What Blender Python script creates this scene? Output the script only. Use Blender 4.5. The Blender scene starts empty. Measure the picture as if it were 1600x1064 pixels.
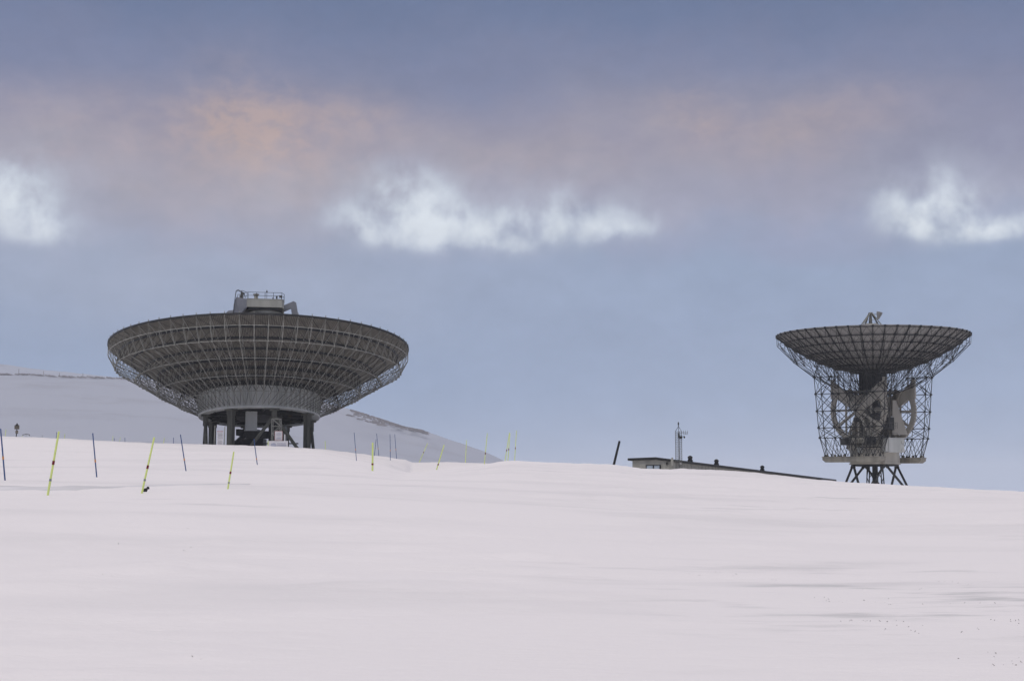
import bpy, math, random
import numpy as np
from mathutils import Vector, Matrix, noise
random.seed(7)
PI = math.pi; R = math.radians
sc = bpy.context.scene
COL = bpy.context.collection

# ------------------------------------------------------------------ camera
F = 2222.0
PITCH = math.atan(248 / F)
cam_d = bpy.data.cameras.new("camera"); cam = bpy.data.objects.new("camera", cam_d); COL.objects.link(cam)
cam_d.lens = 50; cam_d.sensor_width = 36; cam_d.clip_end = 20000; cam_d.clip_start = 0.1
cam.location = (0, 0, 0); cam.rotation_euler = (PI / 2 + PITCH, 0, 0)
sc.camera = cam
sc.view_settings.view_transform = 'Standard'; sc.view_settings.look = 'None'
sc.view_settings.gamma = 1; sc.view_settings.exposure = 0.0
sc.cycles.use_denoising = True
sc.cycles.max_bounces = 8; sc.cycles.volume_bounces = 1

def ray(px, row):
    X = (px - 800) / F; Y = (532 - row) / F
    c, s = math.cos(PITCH), math.sin(PITCH)
    dy = c - Y * s
    return X / dy, (Y * c + s) / dy          # x/y and z/y
def at(px, row, y):
    a, b = ray(px, row); return Vector((a * y, y, b * y))

# ------------------------------------------------------------------ materials
def lin(r, g, b):
    f = lambda c: ((c / 255 + .055) / 1.055) ** 2.4 if c / 255 > .04045 else c / 255 / 12.92
    return (f(r), f(g), f(b), 1)
def mat(name, c1, c2=None, scale=3.0, rough=.6, metal=0.0, detail=6, rust=None, rust_amt=.6, bump=0.0, spec=.3, streak=False):
    m = bpy.data.materials.new(name); m.use_nodes = True; nt = m.node_tree; N = nt.nodes; L = nt.links
    b = N['Principled BSDF']; b.inputs['Roughness'].default_value = rough; b.inputs['Metallic'].default_value = metal
    b.inputs['Specular IOR Level'].default_value = spec
    tc = N.new('ShaderNodeTexCoord'); src = tc.outputs['Object']
    if streak:
        mp = N.new('ShaderNodeMapping'); mp.inputs['Scale'].default_value = (1, 1, .12); L.new(src, mp.inputs[0]); src = mp.outputs[0]
    n = N.new('ShaderNodeTexNoise'); n.inputs['Scale'].default_value = scale; n.inputs['Detail'].default_value = detail
    L.new(src, n.inputs['Vector'])
    mx = N.new('ShaderNodeMix'); mx.data_type = 'RGBA'
    mx.inputs[6].default_value = (*c1[:3], 1); mx.inputs[7].default_value = (*(c2 or c1)[:3], 1)
    mr = N.new('ShaderNodeMapRange'); mr.inputs[1].default_value = .35; mr.inputs[2].default_value = .65
    L.new(n.outputs['Fac'], mr.inputs[0]); L.new(mr.outputs[0], mx.inputs[0]); out = mx.outputs[2]
    if rust:
        n2 = N.new('ShaderNodeTexNoise'); n2.inputs['Scale'].default_value = scale * .7; n2.inputs['Detail'].default_value = 8
        L.new(src, n2.inputs['Vector'])
        m2 = N.new('ShaderNodeMapRange'); m2.inputs[1].default_value = rust_amt; m2.inputs[2].default_value = rust_amt + .12
        L.new(n2.outputs['Fac'], m2.inputs[0])
        x2 = N.new('ShaderNodeMix'); x2.data_type = 'RGBA'; x2.inputs[7].default_value = (*rust[:3], 1)
        L.new(m2.outputs[0], x2.inputs[0]); L.new(out, x2.inputs[6]); out = x2.outputs[2]
    L.new(out, b.inputs['Base Color'])
    if bump:
        bp = N.new('ShaderNodeBump'); bp.inputs['Strength'].default_value = bump; bp.inputs['Distance'].default_value = .02
        L.new(n.outputs['Fac'], bp.inputs['Height']); L.new(bp.outputs[0], b.inputs['Normal'])
    return m
M = dict(
    steel=mat('galvanised_steel', (.07, .071, .065), (.13, .13, .12), 1.3, .55, .15, rust=(.06, .045, .03), rust_amt=.6),
    steel_light=mat('pale_galvanised_steel', (.215, .215, .195), (.32, .32, .29), 1.1, .6, .1, rust=(.1, .08, .06), rust_amt=.62),
    steel_dark=mat('dark_painted_steel', (.018, .019, .02), (.04, .041, .04), 1.2, .5, .1, rust=(.05, .035, .025), rust_amt=.62),
    panel=mat('reflector_panel', (.105, .098, .085), (.17, .158, .138), .8, .6, .1),
    panel_pale=mat('pale_reflector_panel', (.26, .255, .245), (.34, .335, .32), .9, .6, .05),
    drum=mat('grey_painted_plate', (.4, .415, .4), (.54, .55, .53), .6, .6, 0, rust=(.13, .11, .08), rust_amt=.66, streak=True),
    beige=mat('weathered_beige_paint', (.22, .208, .175), (.34, .32, .27), .6, .6, 0, rust=(.08, .062, .045), rust_amt=.56, streak=True),
    steel_mid=mat('dull_galvanised_steel', (.18, .17, .145), (.27, .255, .22), .9, .6, .05),
    gear=mat('pale_beige_gear_paint', (.36, .342, .295), (.48, .455, .395), .6, .6, 0, rust=(.11, .085, .06), rust_amt=.57, streak=True),
    scree=mat('brown_scree', (.19, .175, .185), (.27, .255, .27), .2, .9),
    cabin=mat('grey_green_cabin_paint', (.3, .3, .275), (.38, .38, .345), .9, .6, 0, rust=(.16, .13, .1), rust_amt=.67, streak=True),
    bluegrey=mat('blue_grey_paint', (.17, .18, .21), (.22, .23, .26), .8, .6, 0),
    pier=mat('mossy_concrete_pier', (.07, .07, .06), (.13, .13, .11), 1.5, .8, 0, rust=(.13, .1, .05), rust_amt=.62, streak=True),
    black=mat('black_paint', (.012, .012, .013), (.022, .022, .023), 4, .6),
    yellow=mat('fluorescent_yellow_plastic', (.68, .78, .25), (.6, .7, .24), 5, .5),
    blue=mat('blue_bamboo', (.045, .085, .21), (.06, .1, .23), 6, .6),
    orange=mat('orange_tape', (.62, .24, .05), (.5, .2, .05), 6, .5),
    red=mat('dark_red_tape', (.18, .012, .016), (.13, .01, .012), 6, .5),
    greytape=mat('grey_tape', (.2, .22, .22), (.26, .28, .27), 6, .5),
    white=mat('white_board', (.62, .6, .62), (.7, .68, .7), 3, .5),
    ink=mat('sign_ink', (.12, .12, .14), (.16, .16, .19), 5, .6),
    ink_pale=mat('faded_blue_print', (.36, .37, .46), (.44, .45, .54), 5, .6),
    redink=mat('red_sign_border', (.42, .16, .17), (.48, .2, .2), 5, .6),
    wall=mat('pale_cladding', (.27, .265, .235), (.32, .315, .28), .8, .7, 0, streak=True),
    glass=mat('window_glass', (.3, .36, .42), (.36, .42, .48), 2, .15, spec=.6),
    rock=mat('dark_rock', (.05, .045, .04), (.1, .09, .08), 6, .9),
    wood=mat('weathered_wood', (.1, .09, .075), (.17, .15, .125), 5, .8),
    redwood=mat('dark_red_plank', (.13, .07, .07), (.17, .1, .1), 5, .8),
)

def snow_mat(name, base, patch, rock=False):
    m = bpy.data.materials.new(name); m.use_nodes = True; nt = m.node_tree; N = nt.nodes; L = nt.links
    b = N['Principled BSDF']; b.inputs['Roughness'].default_value = .75; b.inputs['Specular IOR Level'].default_value = .2
    tc = N.new('ShaderNodeTexCoord')
    def nz(sc_, detail, loc=(0, 0, 0), rot=0, sx=(1, 1, 1)):
        mp = N.new('ShaderNodeMapping'); mp.inputs['Scale'].default_value = sx; mp.inputs['Location'].default_value = loc
        mp.inputs['Rotation'].default_value = (0, 0, rot)
        L.new(tc.outputs['Object'], mp.inputs[0])
        n = N.new('ShaderNodeTexNoise'); n.inputs['Scale'].default_value = sc_; n.inputs['Detail'].default_value = detail
        n.inputs['Roughness'].default_value = .6
        L.new(mp.outputs[0], n.inputs['Vector']); return n.outputs['Fac']
    def rng(s, a, b_, c=0, d=1):
        r = N.new('ShaderNodeMapRange'); r.interpolation_type = 'SMOOTHSTEP'
        for i, v in enumerate((a, b_, c, d)): r.inputs[i + 1].default_value = v
        L.new(s, r.inputs[0]); return r.outputs[0]
    def mul(a, b_):
        r = N.new('ShaderNodeMath'); r.operation = 'MULTIPLY'; L.new(a, r.inputs[0])
        if isinstance(b_, (int, float)): r.inputs[1].default_value = b_
        else: L.new(b_, r.inputs[1])
        return r.outputs[0]
    def mixc(f, c_in, col):
        x = N.new('ShaderNodeMix'); x.data_type = 'RGBA'; L.new(f, x.inputs[0])
        if isinstance(c_in, tuple): x.inputs[6].default_value = c_in
        else: L.new(c_in, x.inputs[6])
        x.inputs[7].default_value = col; return x.outputs[2]
    if not rock:
        # wind-scoured, older and icier snow in long streaks across the slope
        big = rng(nz(.035, 4, (3, 1, 0), R(8), (1, 1.8, 1)), .5, .66)
        streak = rng(nz(.5, 7, (1.3, 2.2, 0), R(9), (.28, 1.0, 1)), .54, .68)
        f = mul(big, streak)
        c = mixc(mul(f, .95), base, patch)
        soft = rng(nz(.08, 5, (9, 4, 0), R(5), (.6, 1.4, 1)), .45, .75)
        c = mixc(mul(soft, .36), c, patch)
        geo = N.new('ShaderNodeVectorMath'); geo.operation = 'SUBTRACT'; L.new(tc.outputs['Object'], geo.inputs[0]); geo.inputs[1].default_value = (7.5, 21, -1.5)
        gs = N.new('ShaderNodeVectorMath'); gs.operation = 'MULTIPLY'; L.new(geo.outputs[0], gs.inputs[0]); gs.inputs[1].default_value = (.17, .11, 0)
        gl = N.new('ShaderNodeVectorMath'); gl.operation = 'LENGTH'; L.new(gs.outputs[0], gl.inputs[0])
        patchy = rng(gl.outputs['Value'], 1.25, .35)
        st1 = rng(nz(1.5, 8, (2.3, 7.2, 0), R(-14), (.26, .9, 1)), .5, .66)
        st2 = rng(nz(.45, 5, (8.3, 1.2, 0), R(-14), (.5, 1.0, 1)), .46, .6)
        c = mixc(mul(mul(mul(patchy, st1), st2), .6), c, (.46, .46, .47, 1))
        L.new(c, b.inputs['Base Color'])
        h = nz(5, 8, (0, 0, 0), R(9), (.45, 1, 1))
        bp = N.new('ShaderNodeBump'); bp.inputs['Strength'].default_value = .45; bp.inputs['Distance'].default_value = .06
        h2 = nz(28, 5, (0, 0, 0), R(9), (.6, 1, 1)); b2 = N.new('ShaderNodeBump'); b2.inputs['Strength'].default_value = .35; b2.inputs['Distance'].default_value = .012
        L.new(h2, b2.inputs['Height']); L.new(h, bp.inputs['Height']); L.new(b2.outputs[0], bp.inputs['Normal']); L.new(bp.outputs[0], b.inputs['Normal'])
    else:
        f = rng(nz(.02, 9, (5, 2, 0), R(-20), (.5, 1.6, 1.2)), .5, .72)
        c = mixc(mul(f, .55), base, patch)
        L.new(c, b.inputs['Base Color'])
    return m
M['snow'] = snow_mat('wind_packed_snow', (.825, .79, .80, 1), (.56, .55, .565, 1))
M['hill'] = snow_mat('shade_toned_snow_on_scree', (.385, .405, .475, 1), (.3, .305, .35, 1), True)  # cloud shade put into the darker base colour; patches are thin snow over rock

# ------------------------------------------------------------------ mesh helper
class MB:
    def __init__(s): s.v = []; s.f = []
    def raw(s, vs, fs):
        o = len(s.v); s.v += [tuple(v) for v in vs]; s.f += [tuple(i + o for i in f) for f in fs]
    def tube(s, p, q, r, n=4, r2=None):
        p = Vector(p); q = Vector(q); d = q - p
        if d.length < 1e-6: return
        d.normalize(); a = d.cross(Vector((0, 0, 1)) if abs(d.z) < .9 else Vector((1, 0, 0))).normalized(); b = d.cross(a)
        r2 = r if r2 is None else r2; vs = []
        for c, rr in ((p, r), (q, r2)):
            for k in range(n):
                t = 2 * PI * (k + .5) / n; vs.append(c + a * math.cos(t) * rr + b * math.sin(t) * rr)
        fs = [(k, (k + 1) % n, n + (k + 1) % n, n + k) for k in range(n)]
        fs += [tuple(range(n))[::-1], tuple(range(n, 2 * n))]
        s.raw(vs, fs)
    def path(s, pts, r, n=6):
        for a, b in zip(pts[:-1], pts[1:]): s.tube(a, b, r, n)
    def frame_box(s, o, ax, ay, az, sx, sy, sz):      # centre, three axes, full sizes
        o = Vector(o); vs = []
        for k in (-1, 1):
            for j in (-1, 1):
                for i in (-1, 1): vs.append(o + Vector(ax) * i * sx / 2 + Vector(ay) * j * sy / 2 + Vector(az) * k * sz / 2)
        s.raw(vs, [(0, 2, 3, 1), (4, 5, 7, 6), (0, 1, 5, 4), (2, 6, 7, 3), (0, 4, 6, 2), (1, 3, 7, 5)])
    def box(s, c, sz, rz=0):
        s.frame_box(c, (math.cos(rz), math.sin(rz), 0), (-math.sin(rz), math.cos(rz), 0), (0, 0, 1), *sz)
    def beam(s, p, q, w, h, up=(0, 0, 1)):
        p = Vector(p); q = Vector(q); d = (q - p); l = d.length; d.normalize()
        up = Vector(up)
        if abs(d.dot(up)) > .95: up = Vector((0, 1, 0))
        a = d.cross(up).normalized(); b = a.cross(d)
        s.frame_box((p + q) / 2, d, a, b, l, w, h)
    def lathe(s, prof, n=64, c=(0, 0, 0), close=False, a0=0, a1=2 * PI):
        full = abs(a1 - a0 - 2 * PI) < 1e-6; m = n if full else n + 1; vs = []
        for k in range(m):
            t = a0 + (a1 - a0) * k / n
            for r, z in prof: vs.append((c[0] + r * math.cos(t), c[1] + r * math.sin(t), c[2] + z))
        L = len(prof); fs = []
        for k in range(n):
            k2 = (k + 1) % m
            for i in range(L if close else L - 1):
                i2 = (i + 1) % L; fs.append((k * L + i, k2 * L + i, k2 * L + i2, k * L + i2))
        s.raw(vs, fs)
    def prism(s, poly, o, ax, ay, t):                   # extruded polygon, both faces
        o = Vector(o); ax = Vector(ax); ay = Vector(ay); nz = ax.cross(ay).normalized(); n = len(poly)
        vs = [o + ax * x + ay * y - nz * t / 2 for x, y in poly] + [o + ax * x + ay * y + nz * t / 2 for x, y in poly]
        s.raw(vs, [tuple(range(n))[::-1], tuple(range(n, 2 * n))] + [(i, (i + 1) % n, n + (i + 1) % n, n + i) for i in range(n)])
    def build(s, name, m, parent=None, mw=None, smooth=False):
        me = bpy.data.meshes.new(name); me.from_pydata(s.v, [], s.f); me.update()
        if smooth:
            me.polygons.foreach_set('use_smooth', [True] * len(me.polygons))
        me.materials.append(M[m] if isinstance(m, str) else m)
        o = bpy.data.objects.new(name, me); COL.objects.link(o)
        if parent: o.parent = parent
        if mw is not None: o.matrix_local = mw
        return o
def tag(o, label, cat, group=None, kind=None):
    if label: o['label'] = label
    if cat: o['category'] = cat
    if group: o['group'] = group
    if kind: o['kind'] = kind
    return o
def empty(name, loc, label, cat, group=None):
    o = bpy.data.objects.new(name, None); COL.objects.link(o); o.location = loc; o.empty_display_size = .5
    return tag(o, label, cat, group)
def clone(o, parent, mw):
    c = o.copy(); COL.objects.link(c); c.parent = parent; c.matrix_local = mw; return c

# ------------------------------------------------------------------ ground
def g(row): return ray(800, row)[1]
D = [0, 15, 30, 50, 73, 108, 130, 160, 185, 215, 260, 400, 800]
def left(cr, c108=2.65, c130=3.6, c160=5.4):
    zc = g(cr) * 185
    return [-1.7, -1.62, -1.05, .16, 1.15, c108, c130, min(c160, zc - 1.0), zc, zc - .15, zc - 1.2, -8, -32]
def right(cr, z160=None, z185=None):
    zc = g(cr) * 130
    s = (zc + 1.7) / 4.6
    z = [-1.7, -1.66, -1.35 , -1.7 + 1.0 * s, -1.7 + 2.2 * s, -1.7 + 3.9 * s, zc]
    z160 = zc - .5 if z160 is None else z160; z185 = zc - 1.4 if z185 is None else z185
    return z + [z160, z185, min(z185, zc) - .8, min(z185, zc) - 2.0, -10, -32]
COLS = [(-1500, left(700)), (-300, left(690)), (0, left(688.5)), (90, left(690)), (180, left(693.5)), (300, left(697)), (420, left(700)), (490, left(703.5)),
        (560, left(710, 2.4, 3.2, 4.4)), (600, left(714.5, 2.1, 2.85, 3.9)), (632, left(718, 1.8, 2.45, 2.9)), (646, right(739.5, 2.3, g(722.5) * 185)),
        (700, right(734, 2.6, g(722) * 185)), (750, right(728, 2.9, g(723) * 185)), (800, right(721, 3.1, g(725) * 185)),
        (850, right(723.5, 3.0, 4.0)), (900, right(725.5)), (960, right(728.5)), (1010, right(734.5)), (1055, right(736)), (1070, right(735.5)), (1130, right(737.5)), (1300, right(752.5)),
        (1450, right(761)), (1600, right(770)), (2200, right(800)), (4000, right(815))]
def pchip(x, X, Y):
    X = np.asarray(X, float); Y = np.asarray(Y, float)            # Y: (n,) or (n,m)
    h = np.diff(X); dl = np.diff(Y, axis=0) / (h[:, None] if Y.ndim == 2 else h)
    d = np.zeros_like(Y)
    a, b = dl[:-1], dl[1:]
    w = a * b > 0
    with np.errstate(all='ignore'): hm = np.where(w, 2 * a * b / (a + b), 0)
    d[1:-1] = hm; d[0] = dl[0]; d[-1] = dl[-1]
    x = np.clip(x, X[0], X[-1]); i = np.clip(np.searchsorted(X, x) - 1, 0, len(X) - 2)
    t = (x - X[i]) / h[i]; hh = h[i]
    if Y.ndim == 2: t = t[:, None]; hh = hh[:, None]
    return (2*t**3-3*t**2+1)*Y[i] + (t**3-2*t**2+t)*hh*d[i] + (-2*t**3+3*t**2)*Y[i+1] + (t**3-t**2)*hh*d[i+1]
CX = np.array([c[0] for c in COLS], float); CZ = np.array([c[1] for c in COLS], float)
NEAR_L = np.array([-1.7, -1.62, -1.05, .16, 1.15]); NEAR_R = np.array([-1.7, -1.66, -1.35, -.9, -.1])
for i in range(len(CX)):
    k = min(1, max(0, (CX[i] - 250) / 1250)); k = k * k * (3 - 2 * k)
    CZ[i, :5] = NEAR_L * (1 - k) + NEAR_R * k
    if CX[i] > 640: CZ[i, 5] = CZ[i, 4] + (CZ[i, 6] - CZ[i, 4]) * .68
def col_profile(t):                                             # t = tan(azimuth) array -> (n, len(D))
    return pchip(800 + 2231 * np.asarray(t, float), CX, CZ)
def ground_z(x, y):
    d = math.hypot(x, y); az = math.atan2(x, y); t = math.tan(max(-1.3, min(1.3, az)))
    return float(pchip(np.array([min(d, 800.)]), D, col_profile([t])[0])[0]) + detail(x, y, d)
def detail(x, y, d):
    # wind-carved relief: long low drifts and small ridges lying across the slope
    ca, sa = math.cos(R(9)), math.sin(R(9)); u = x * ca + y * sa; v = -x * sa + y * ca
    a = noise.fractal(Vector((u * .045, v * .11, 1.7)), 1, 2, 3) * .10
    b = noise.fractal(Vector((u * .22, v * .8, 5.1)), 1, 2, 4)
    m = max(0, min(1, .5 + 1.6 * noise.noise(Vector((x * .05, y * .05, 9)))))
    b = max(0, b - .05) * .13 * (0.25 + m)
    k = 1 if d < 900 else 0
    edge = noise.fractal(Vector((x * .6, y * .6, 3)), 1, 2, 3) * .05 * min(1, d / 120)
    return (a * min(1, d / 12) + b + edge) * k
def build_ground():
    azs = list(np.arange(-23.5, 23.5, .055)); azs = [-180 + 4 * i for i in range(39)] + azs + [26 + 4 * i for i in range(39)]
    azs = [a for a in azs if -180 <= a < 180]
    ds = [0.6 * 1.0 ** 0]
    while ds[-1] < 3: ds.append(ds[-1] + .5)
    while ds[-1] < 12: ds.append(ds[-1] * 1.05)
    while ds[-1] < 260: ds.append(ds[-1] * 1.0115)
    while ds[-1] < 9000: ds.append(ds[-1] * 1.12)
    na, nd = len(azs), len(ds); ar = np.radians(azs)
    prof = col_profile(np.tan(np.clip(ar, -1.3, 1.3)))
    V = [(0, 0, -1.7)]
    dd = np.array(ds)
    for i in range(na):
        z = pchip(np.minimum(dd, 800.), D, prof[i])
        sx, cx = math.sin(ar[i]), math.cos(ar[i])
        for j in range(nd):
            x, y = ds[j] * sx, ds[j] * cx
            V.append((x, y, float(z[j]) + detail(x, y, ds[j])))
    Fc = []
    for i in range(na):
        i2 = (i + 1) % na; a = 1 + i * nd; b = 1 + i2 * nd
        Fc.append((0, a, b)[::-1])
        for j in range(nd - 1): Fc.append((a + j, a + j + 1, b + j + 1, b + j)[::-1])
    mb = MB(); mb.v = V; mb.f = Fc
    o = mb.build('ground', 'snow', smooth=True); tag(o, 'smooth wind-packed snow slope rising to a low crest', 'ground', kind='structure')
    return o
ground = build_ground()
def find_d(px, row, d0=20, d1=300):
    a, b = ray(px, row); best = (-9, d0); prev = None; d = d0
    while d < d1:
        x, y = a * d, d
        e = ground_z(x, y) / y
        if e >= b: return d
        if e > best[0]: best = (e, d)
        d += .5
    return best[1]
def foot(px, row, d=None):
    d = find_d(px, row) if d is None else d
    a, _ = ray(px, row); return Vector((a * d, d, ground_z(a * d, d)))

# compacted track crossing the slope on the left: a thin sheet lying on the snow
def track():
    mb = MB(); n = 150; vs = []
    for i in range(n + 1):
        px = -900 + 1290 * i / n
        r = 762.5 + (1.5 * math.sin(i * .13)) - max(0, (px - 180)) * .035
        w = .5 + 5.0 * min(1, max(0, (390 - px) / 420))
        d = find_d(px, r, 35, 120) if i % 2 == 0 or i == 0 else None
        vs.append([px, d, w])
    for i in range(1, n, 2): vs[i][1] = (vs[i-1][1] + vs[i+1][1]) / 2
    if vs[-1][1] is None: vs[-1][1] = vs[-2][1]
    ds = np.array([v[1] for v in vs], float); ds = np.convolve(np.pad(ds, 6, mode='edge'), np.ones(13) / 13, 'valid')
    V = []
    K = 8
    for (px, _, w), d in zip(vs, ds):
        a = (px - 800) / 2231
        for k in range(K + 1):
            y = d + (k / K - .5) * w; e = abs(k / K - .5) * 2
            V.append((a * d, y, ground_z(a * d, y) + .02 - .05 * (e > .99)))
    Fc = [(i * (K+1) + k, (i + 1) * (K+1) + k, (i + 1) * (K+1) + k + 1, i * (K+1) + k + 1) for i in range(n) for k in range(K)]
    mb.raw(V, Fc); return mb
M['track'] = mat('compacted_snow', (.60, .59, .61), (.74, .72, .745), .35, .7)
M['track'].node_tree.nodes['Noise Texture'].inputs['Detail'].default_value = 9
tag(track().build('path', 'track', smooth=True), 'greyer compacted track crossing the snow slope at the left', 'path', kind='structure')

# ------------------------------------------------------------------ far hills
def hill(name, rows, dist, d_in, label, drop, scale):
    PX = [r[0] for r in rows]; RW = [r[1] for r in rows]
    mb = MB(); V = []; na = 420; nd = 60
    for i in range(na + 1):
        px = PX[0] + (PX[-1] - PX[0]) * i / na
        row = float(pchip(np.array([px]), PX, RW)[0]); a, _ = ray(px, row); zr = g(row) * dist
        for j in range(nd + 1):
            if j <= 44: s = j / 44; d = d_in + (dist - d_in) * s; z = drop + (zr - drop) * (s * .9 + .1 * (s * s * (3 - 2 * s))) ** 1.15
            else: s = (j - 44) / 16; d = dist + 500 * s; z = zr - 70 * s * s - 10 * s
            x = a * d
            k = min(1, abs(j) / 8)
            z += noise.fractal(Vector((x * .006, d * .009, 2)), 1, 2, 6) * scale * k * (.25 if abs(j - 44) < 3 else 1)
            z += noise.fractal(Vector((x * .05, d * .05, 4)), 1, 2, 4) * .6 * k
            V.append((x, d, z))
    Fc = [(i * (nd+1) + j, (i+1) * (nd+1) + j, (i+1) * (nd+1) + j + 1, i * (nd+1) + j + 1) for i in range(na) for j in range(nd)]
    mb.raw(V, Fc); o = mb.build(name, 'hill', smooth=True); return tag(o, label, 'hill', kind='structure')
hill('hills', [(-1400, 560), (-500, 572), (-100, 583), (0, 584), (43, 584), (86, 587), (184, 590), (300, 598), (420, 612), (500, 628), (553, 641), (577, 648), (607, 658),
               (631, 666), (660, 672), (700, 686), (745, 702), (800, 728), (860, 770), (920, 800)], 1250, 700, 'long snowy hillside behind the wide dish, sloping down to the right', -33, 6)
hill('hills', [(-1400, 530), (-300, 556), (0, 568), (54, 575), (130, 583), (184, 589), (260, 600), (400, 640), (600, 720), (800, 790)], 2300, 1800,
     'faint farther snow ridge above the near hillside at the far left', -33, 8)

# ------------------------------------------------------------------ wide fixed dish (left)
DL = 202.0; RL = 21.0; NL = 70; ZL = 6.5
cL = at(407.5, 546.5, DL)
baseL = Vector((cL.x, DL, ground_z(cL.x, 190) - .1))
ant = empty('dish_antenna', baseL, 'wide low grey lattice dish tipped away, resting on a short ring of piers', 'radio antenna')
TL = Matrix.Translation(cL - baseL) @ Matrix.Rotation(R(10.1), 4, 'Z') @ Matrix.Rotation(-R(6.8), 4, 'X')
def zs(r, depth, Rm): return -depth * (1 - (r / Rm) ** 2)
# reflector skin with its fine radial corrugation
mb = MB(); prof = [(r, zs(r, 7.5, RL)) for r in np.linspace(RL, 1.2, 16)]
mb.lathe([(r, z) for r, z in prof] + [(r, z - .05) for r, z in prof[::-1]], 140, close=True)
mb.build('reflector', 'panel', ant, TL)
mb = MB()
for k in range(NL * 8):
    if k % 8 == 0: continue
    t = 2 * PI * k / (NL * 8); c, s = math.cos(t), math.sin(t); rr = [20.95, 18.2, 15.2, 12.0, 9.4] if k % 2 else [20.95, 18.2, 15.2]
    for a, b in zip(rr[:-1], rr[1:]):
        za, zb = zs(a, 7.5, RL) - .13, zs(b, 7.5, RL) - .13
        mb.beam((a * c, a * s, za), (b * c, b * s, zb), .06, .14)
ps = mb.build('panel_stiffeners', 'steel_mid', ant, TL); ps['kind'] = 'stuff'
mb = MB(); mb.lathe([(RL - .04, .12), (RL + .1, .12), (RL + .1, -.14), (RL - .04, -.14)], 140, close=True); mb.build('rim', 'steel_dark', ant, TL)
Tn = [(r, zs(r, 7.5, RL) - .28) for r in (21, 19.5, 17.8, 16, 14.2, 12.4, 10.6, 8.8)]
Qn = [(20.98, -1.5), (20.0, -3.3), (17.1, -4.95), (14.2, -6.7), (11.3, -8.2), (8.45, -9.5)]
def P(n, ang=0): return (n[0] * math.cos(ang), n[0] * math.sin(ang), n[1])
mb = MB()
for a, b in zip(Tn[:-1], Tn[1:]): mb.tube(P(a), P(b), .045)
for a, b in zip(Qn[:-1], Qn[1:]): mb.tube(P(a), P(b), .05)
for q, ts in ((0, (0,)), (1, (0, 1, 2)), (2, (2, 3, 4)), (3, (4, 5)), (4, (5, 7)), (5, (7,))):
    for t in ts: mb.tube(P(Qn[q]), P(Tn[t]), .028)
mb.tube((21.05, 0, -.3), (21.05, 0, .36), .06)
for q in Qn[1:5]: mb.box((q[0], 0, q[1]), (.26, .12, .26))
for t in Tn[1:]: mb.box((t[0], 0, t[1]), (.2, .1, .2))
rib = mb.build('rib', 'steel_light', ant, TL)
dl = 2 * PI / NL
mb = MB()
for i in range(1, 5):
    mb.tube(P(Qn[i]), P(Qn[i + 1], dl), .026) if i % 2 else mb.tube(P(Qn[i], dl), P(Qn[i + 1]), .026)
for i in range(0, 7, 2): mb.tube(P(Tn[i]), P(Tn[i + 1], dl), .024)
for q, t in ((1, 1), (2, 3), (3, 4), (4, 6)): mb.tube(P(Qn[q]), P(Tn[t], dl), .03); mb.tube(P(Qn[q], dl), P(Tn[t]), .026)
brace = mb.build('bracing', 'steel_dark', ant, TL)
for k in range(1, NL):
    m_ = TL @ Matrix.Rotation(k * dl, 4, 'Z')
    clone(rib, ant, m_)
    clone(brace, ant, m_)
for i, (r, z) in enumerate(Qn[:5] + Tn[1:]):
    mb = MB()
    for k in range(NL):
        if i < 5: mb.tube(P((r, z), k * dl), P((r, z), (k + 1) * dl), .05)
        else: mb.beam(P((r, z + .02), k * dl), P((r, z + .02), (k + 1) * dl), .1, .34 if r > 15 else .6)
    mb.build('hoop', 'steel_light' if i < 5 else 'steel_dark', ant, TL)
mb = MB()
RD = 8.3
mb.lathe([(RD, -6.9), (RD, -9.65), (RD - .06, -9.65), (RD - .06, -6.9)], 140, close=True)
mb.lathe([(RD + .14, -9.65), (RD + .14, -9.87), (RD - 1.0, -9.87), (RD - 1.0, -9.65)], 140, close=True)
mb.lathe([(RD + .08, -6.8), (RD + .08, -6.92), (RD - .4, -6.92), (RD - .4, -6.8)], 140, close=True)
for k in range(NL):
    c, s = math.cos((k + .5) * dl), math.sin((k + .5) * dl)
    mb.frame_box((c * (RD + .1), s * (RD + .1), -8.35), (c, s, 0), (-s, c, 0), (0, 0, 1), .2, .06, 2.6)
drum = mb.build('ring_girder', 'drum', ant, TL)
mb = MB()
mb.lathe([(RD - 1.0, -9.7), (RD - 1.0, -8.6), (3.2, -7.6), (3.2, -10.0), (0.1, -10.0)], 96)
mb.lathe([(6.0, -9.5), (6.0, -8.9), (5.8, -8.9), (5.8, -9.5)], 72, close=True)
for k in range(12):
    a = k * PI / 6 + .1; mb.beam((3.2 * math.cos(a), 3.2 * math.sin(a), -9.4), (7.6 * math.cos(a), 7.6 * math.sin(a), -9.65), .25, .5)
mb.build('hub_housing', 'steel_dark', ant, TL)
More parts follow.
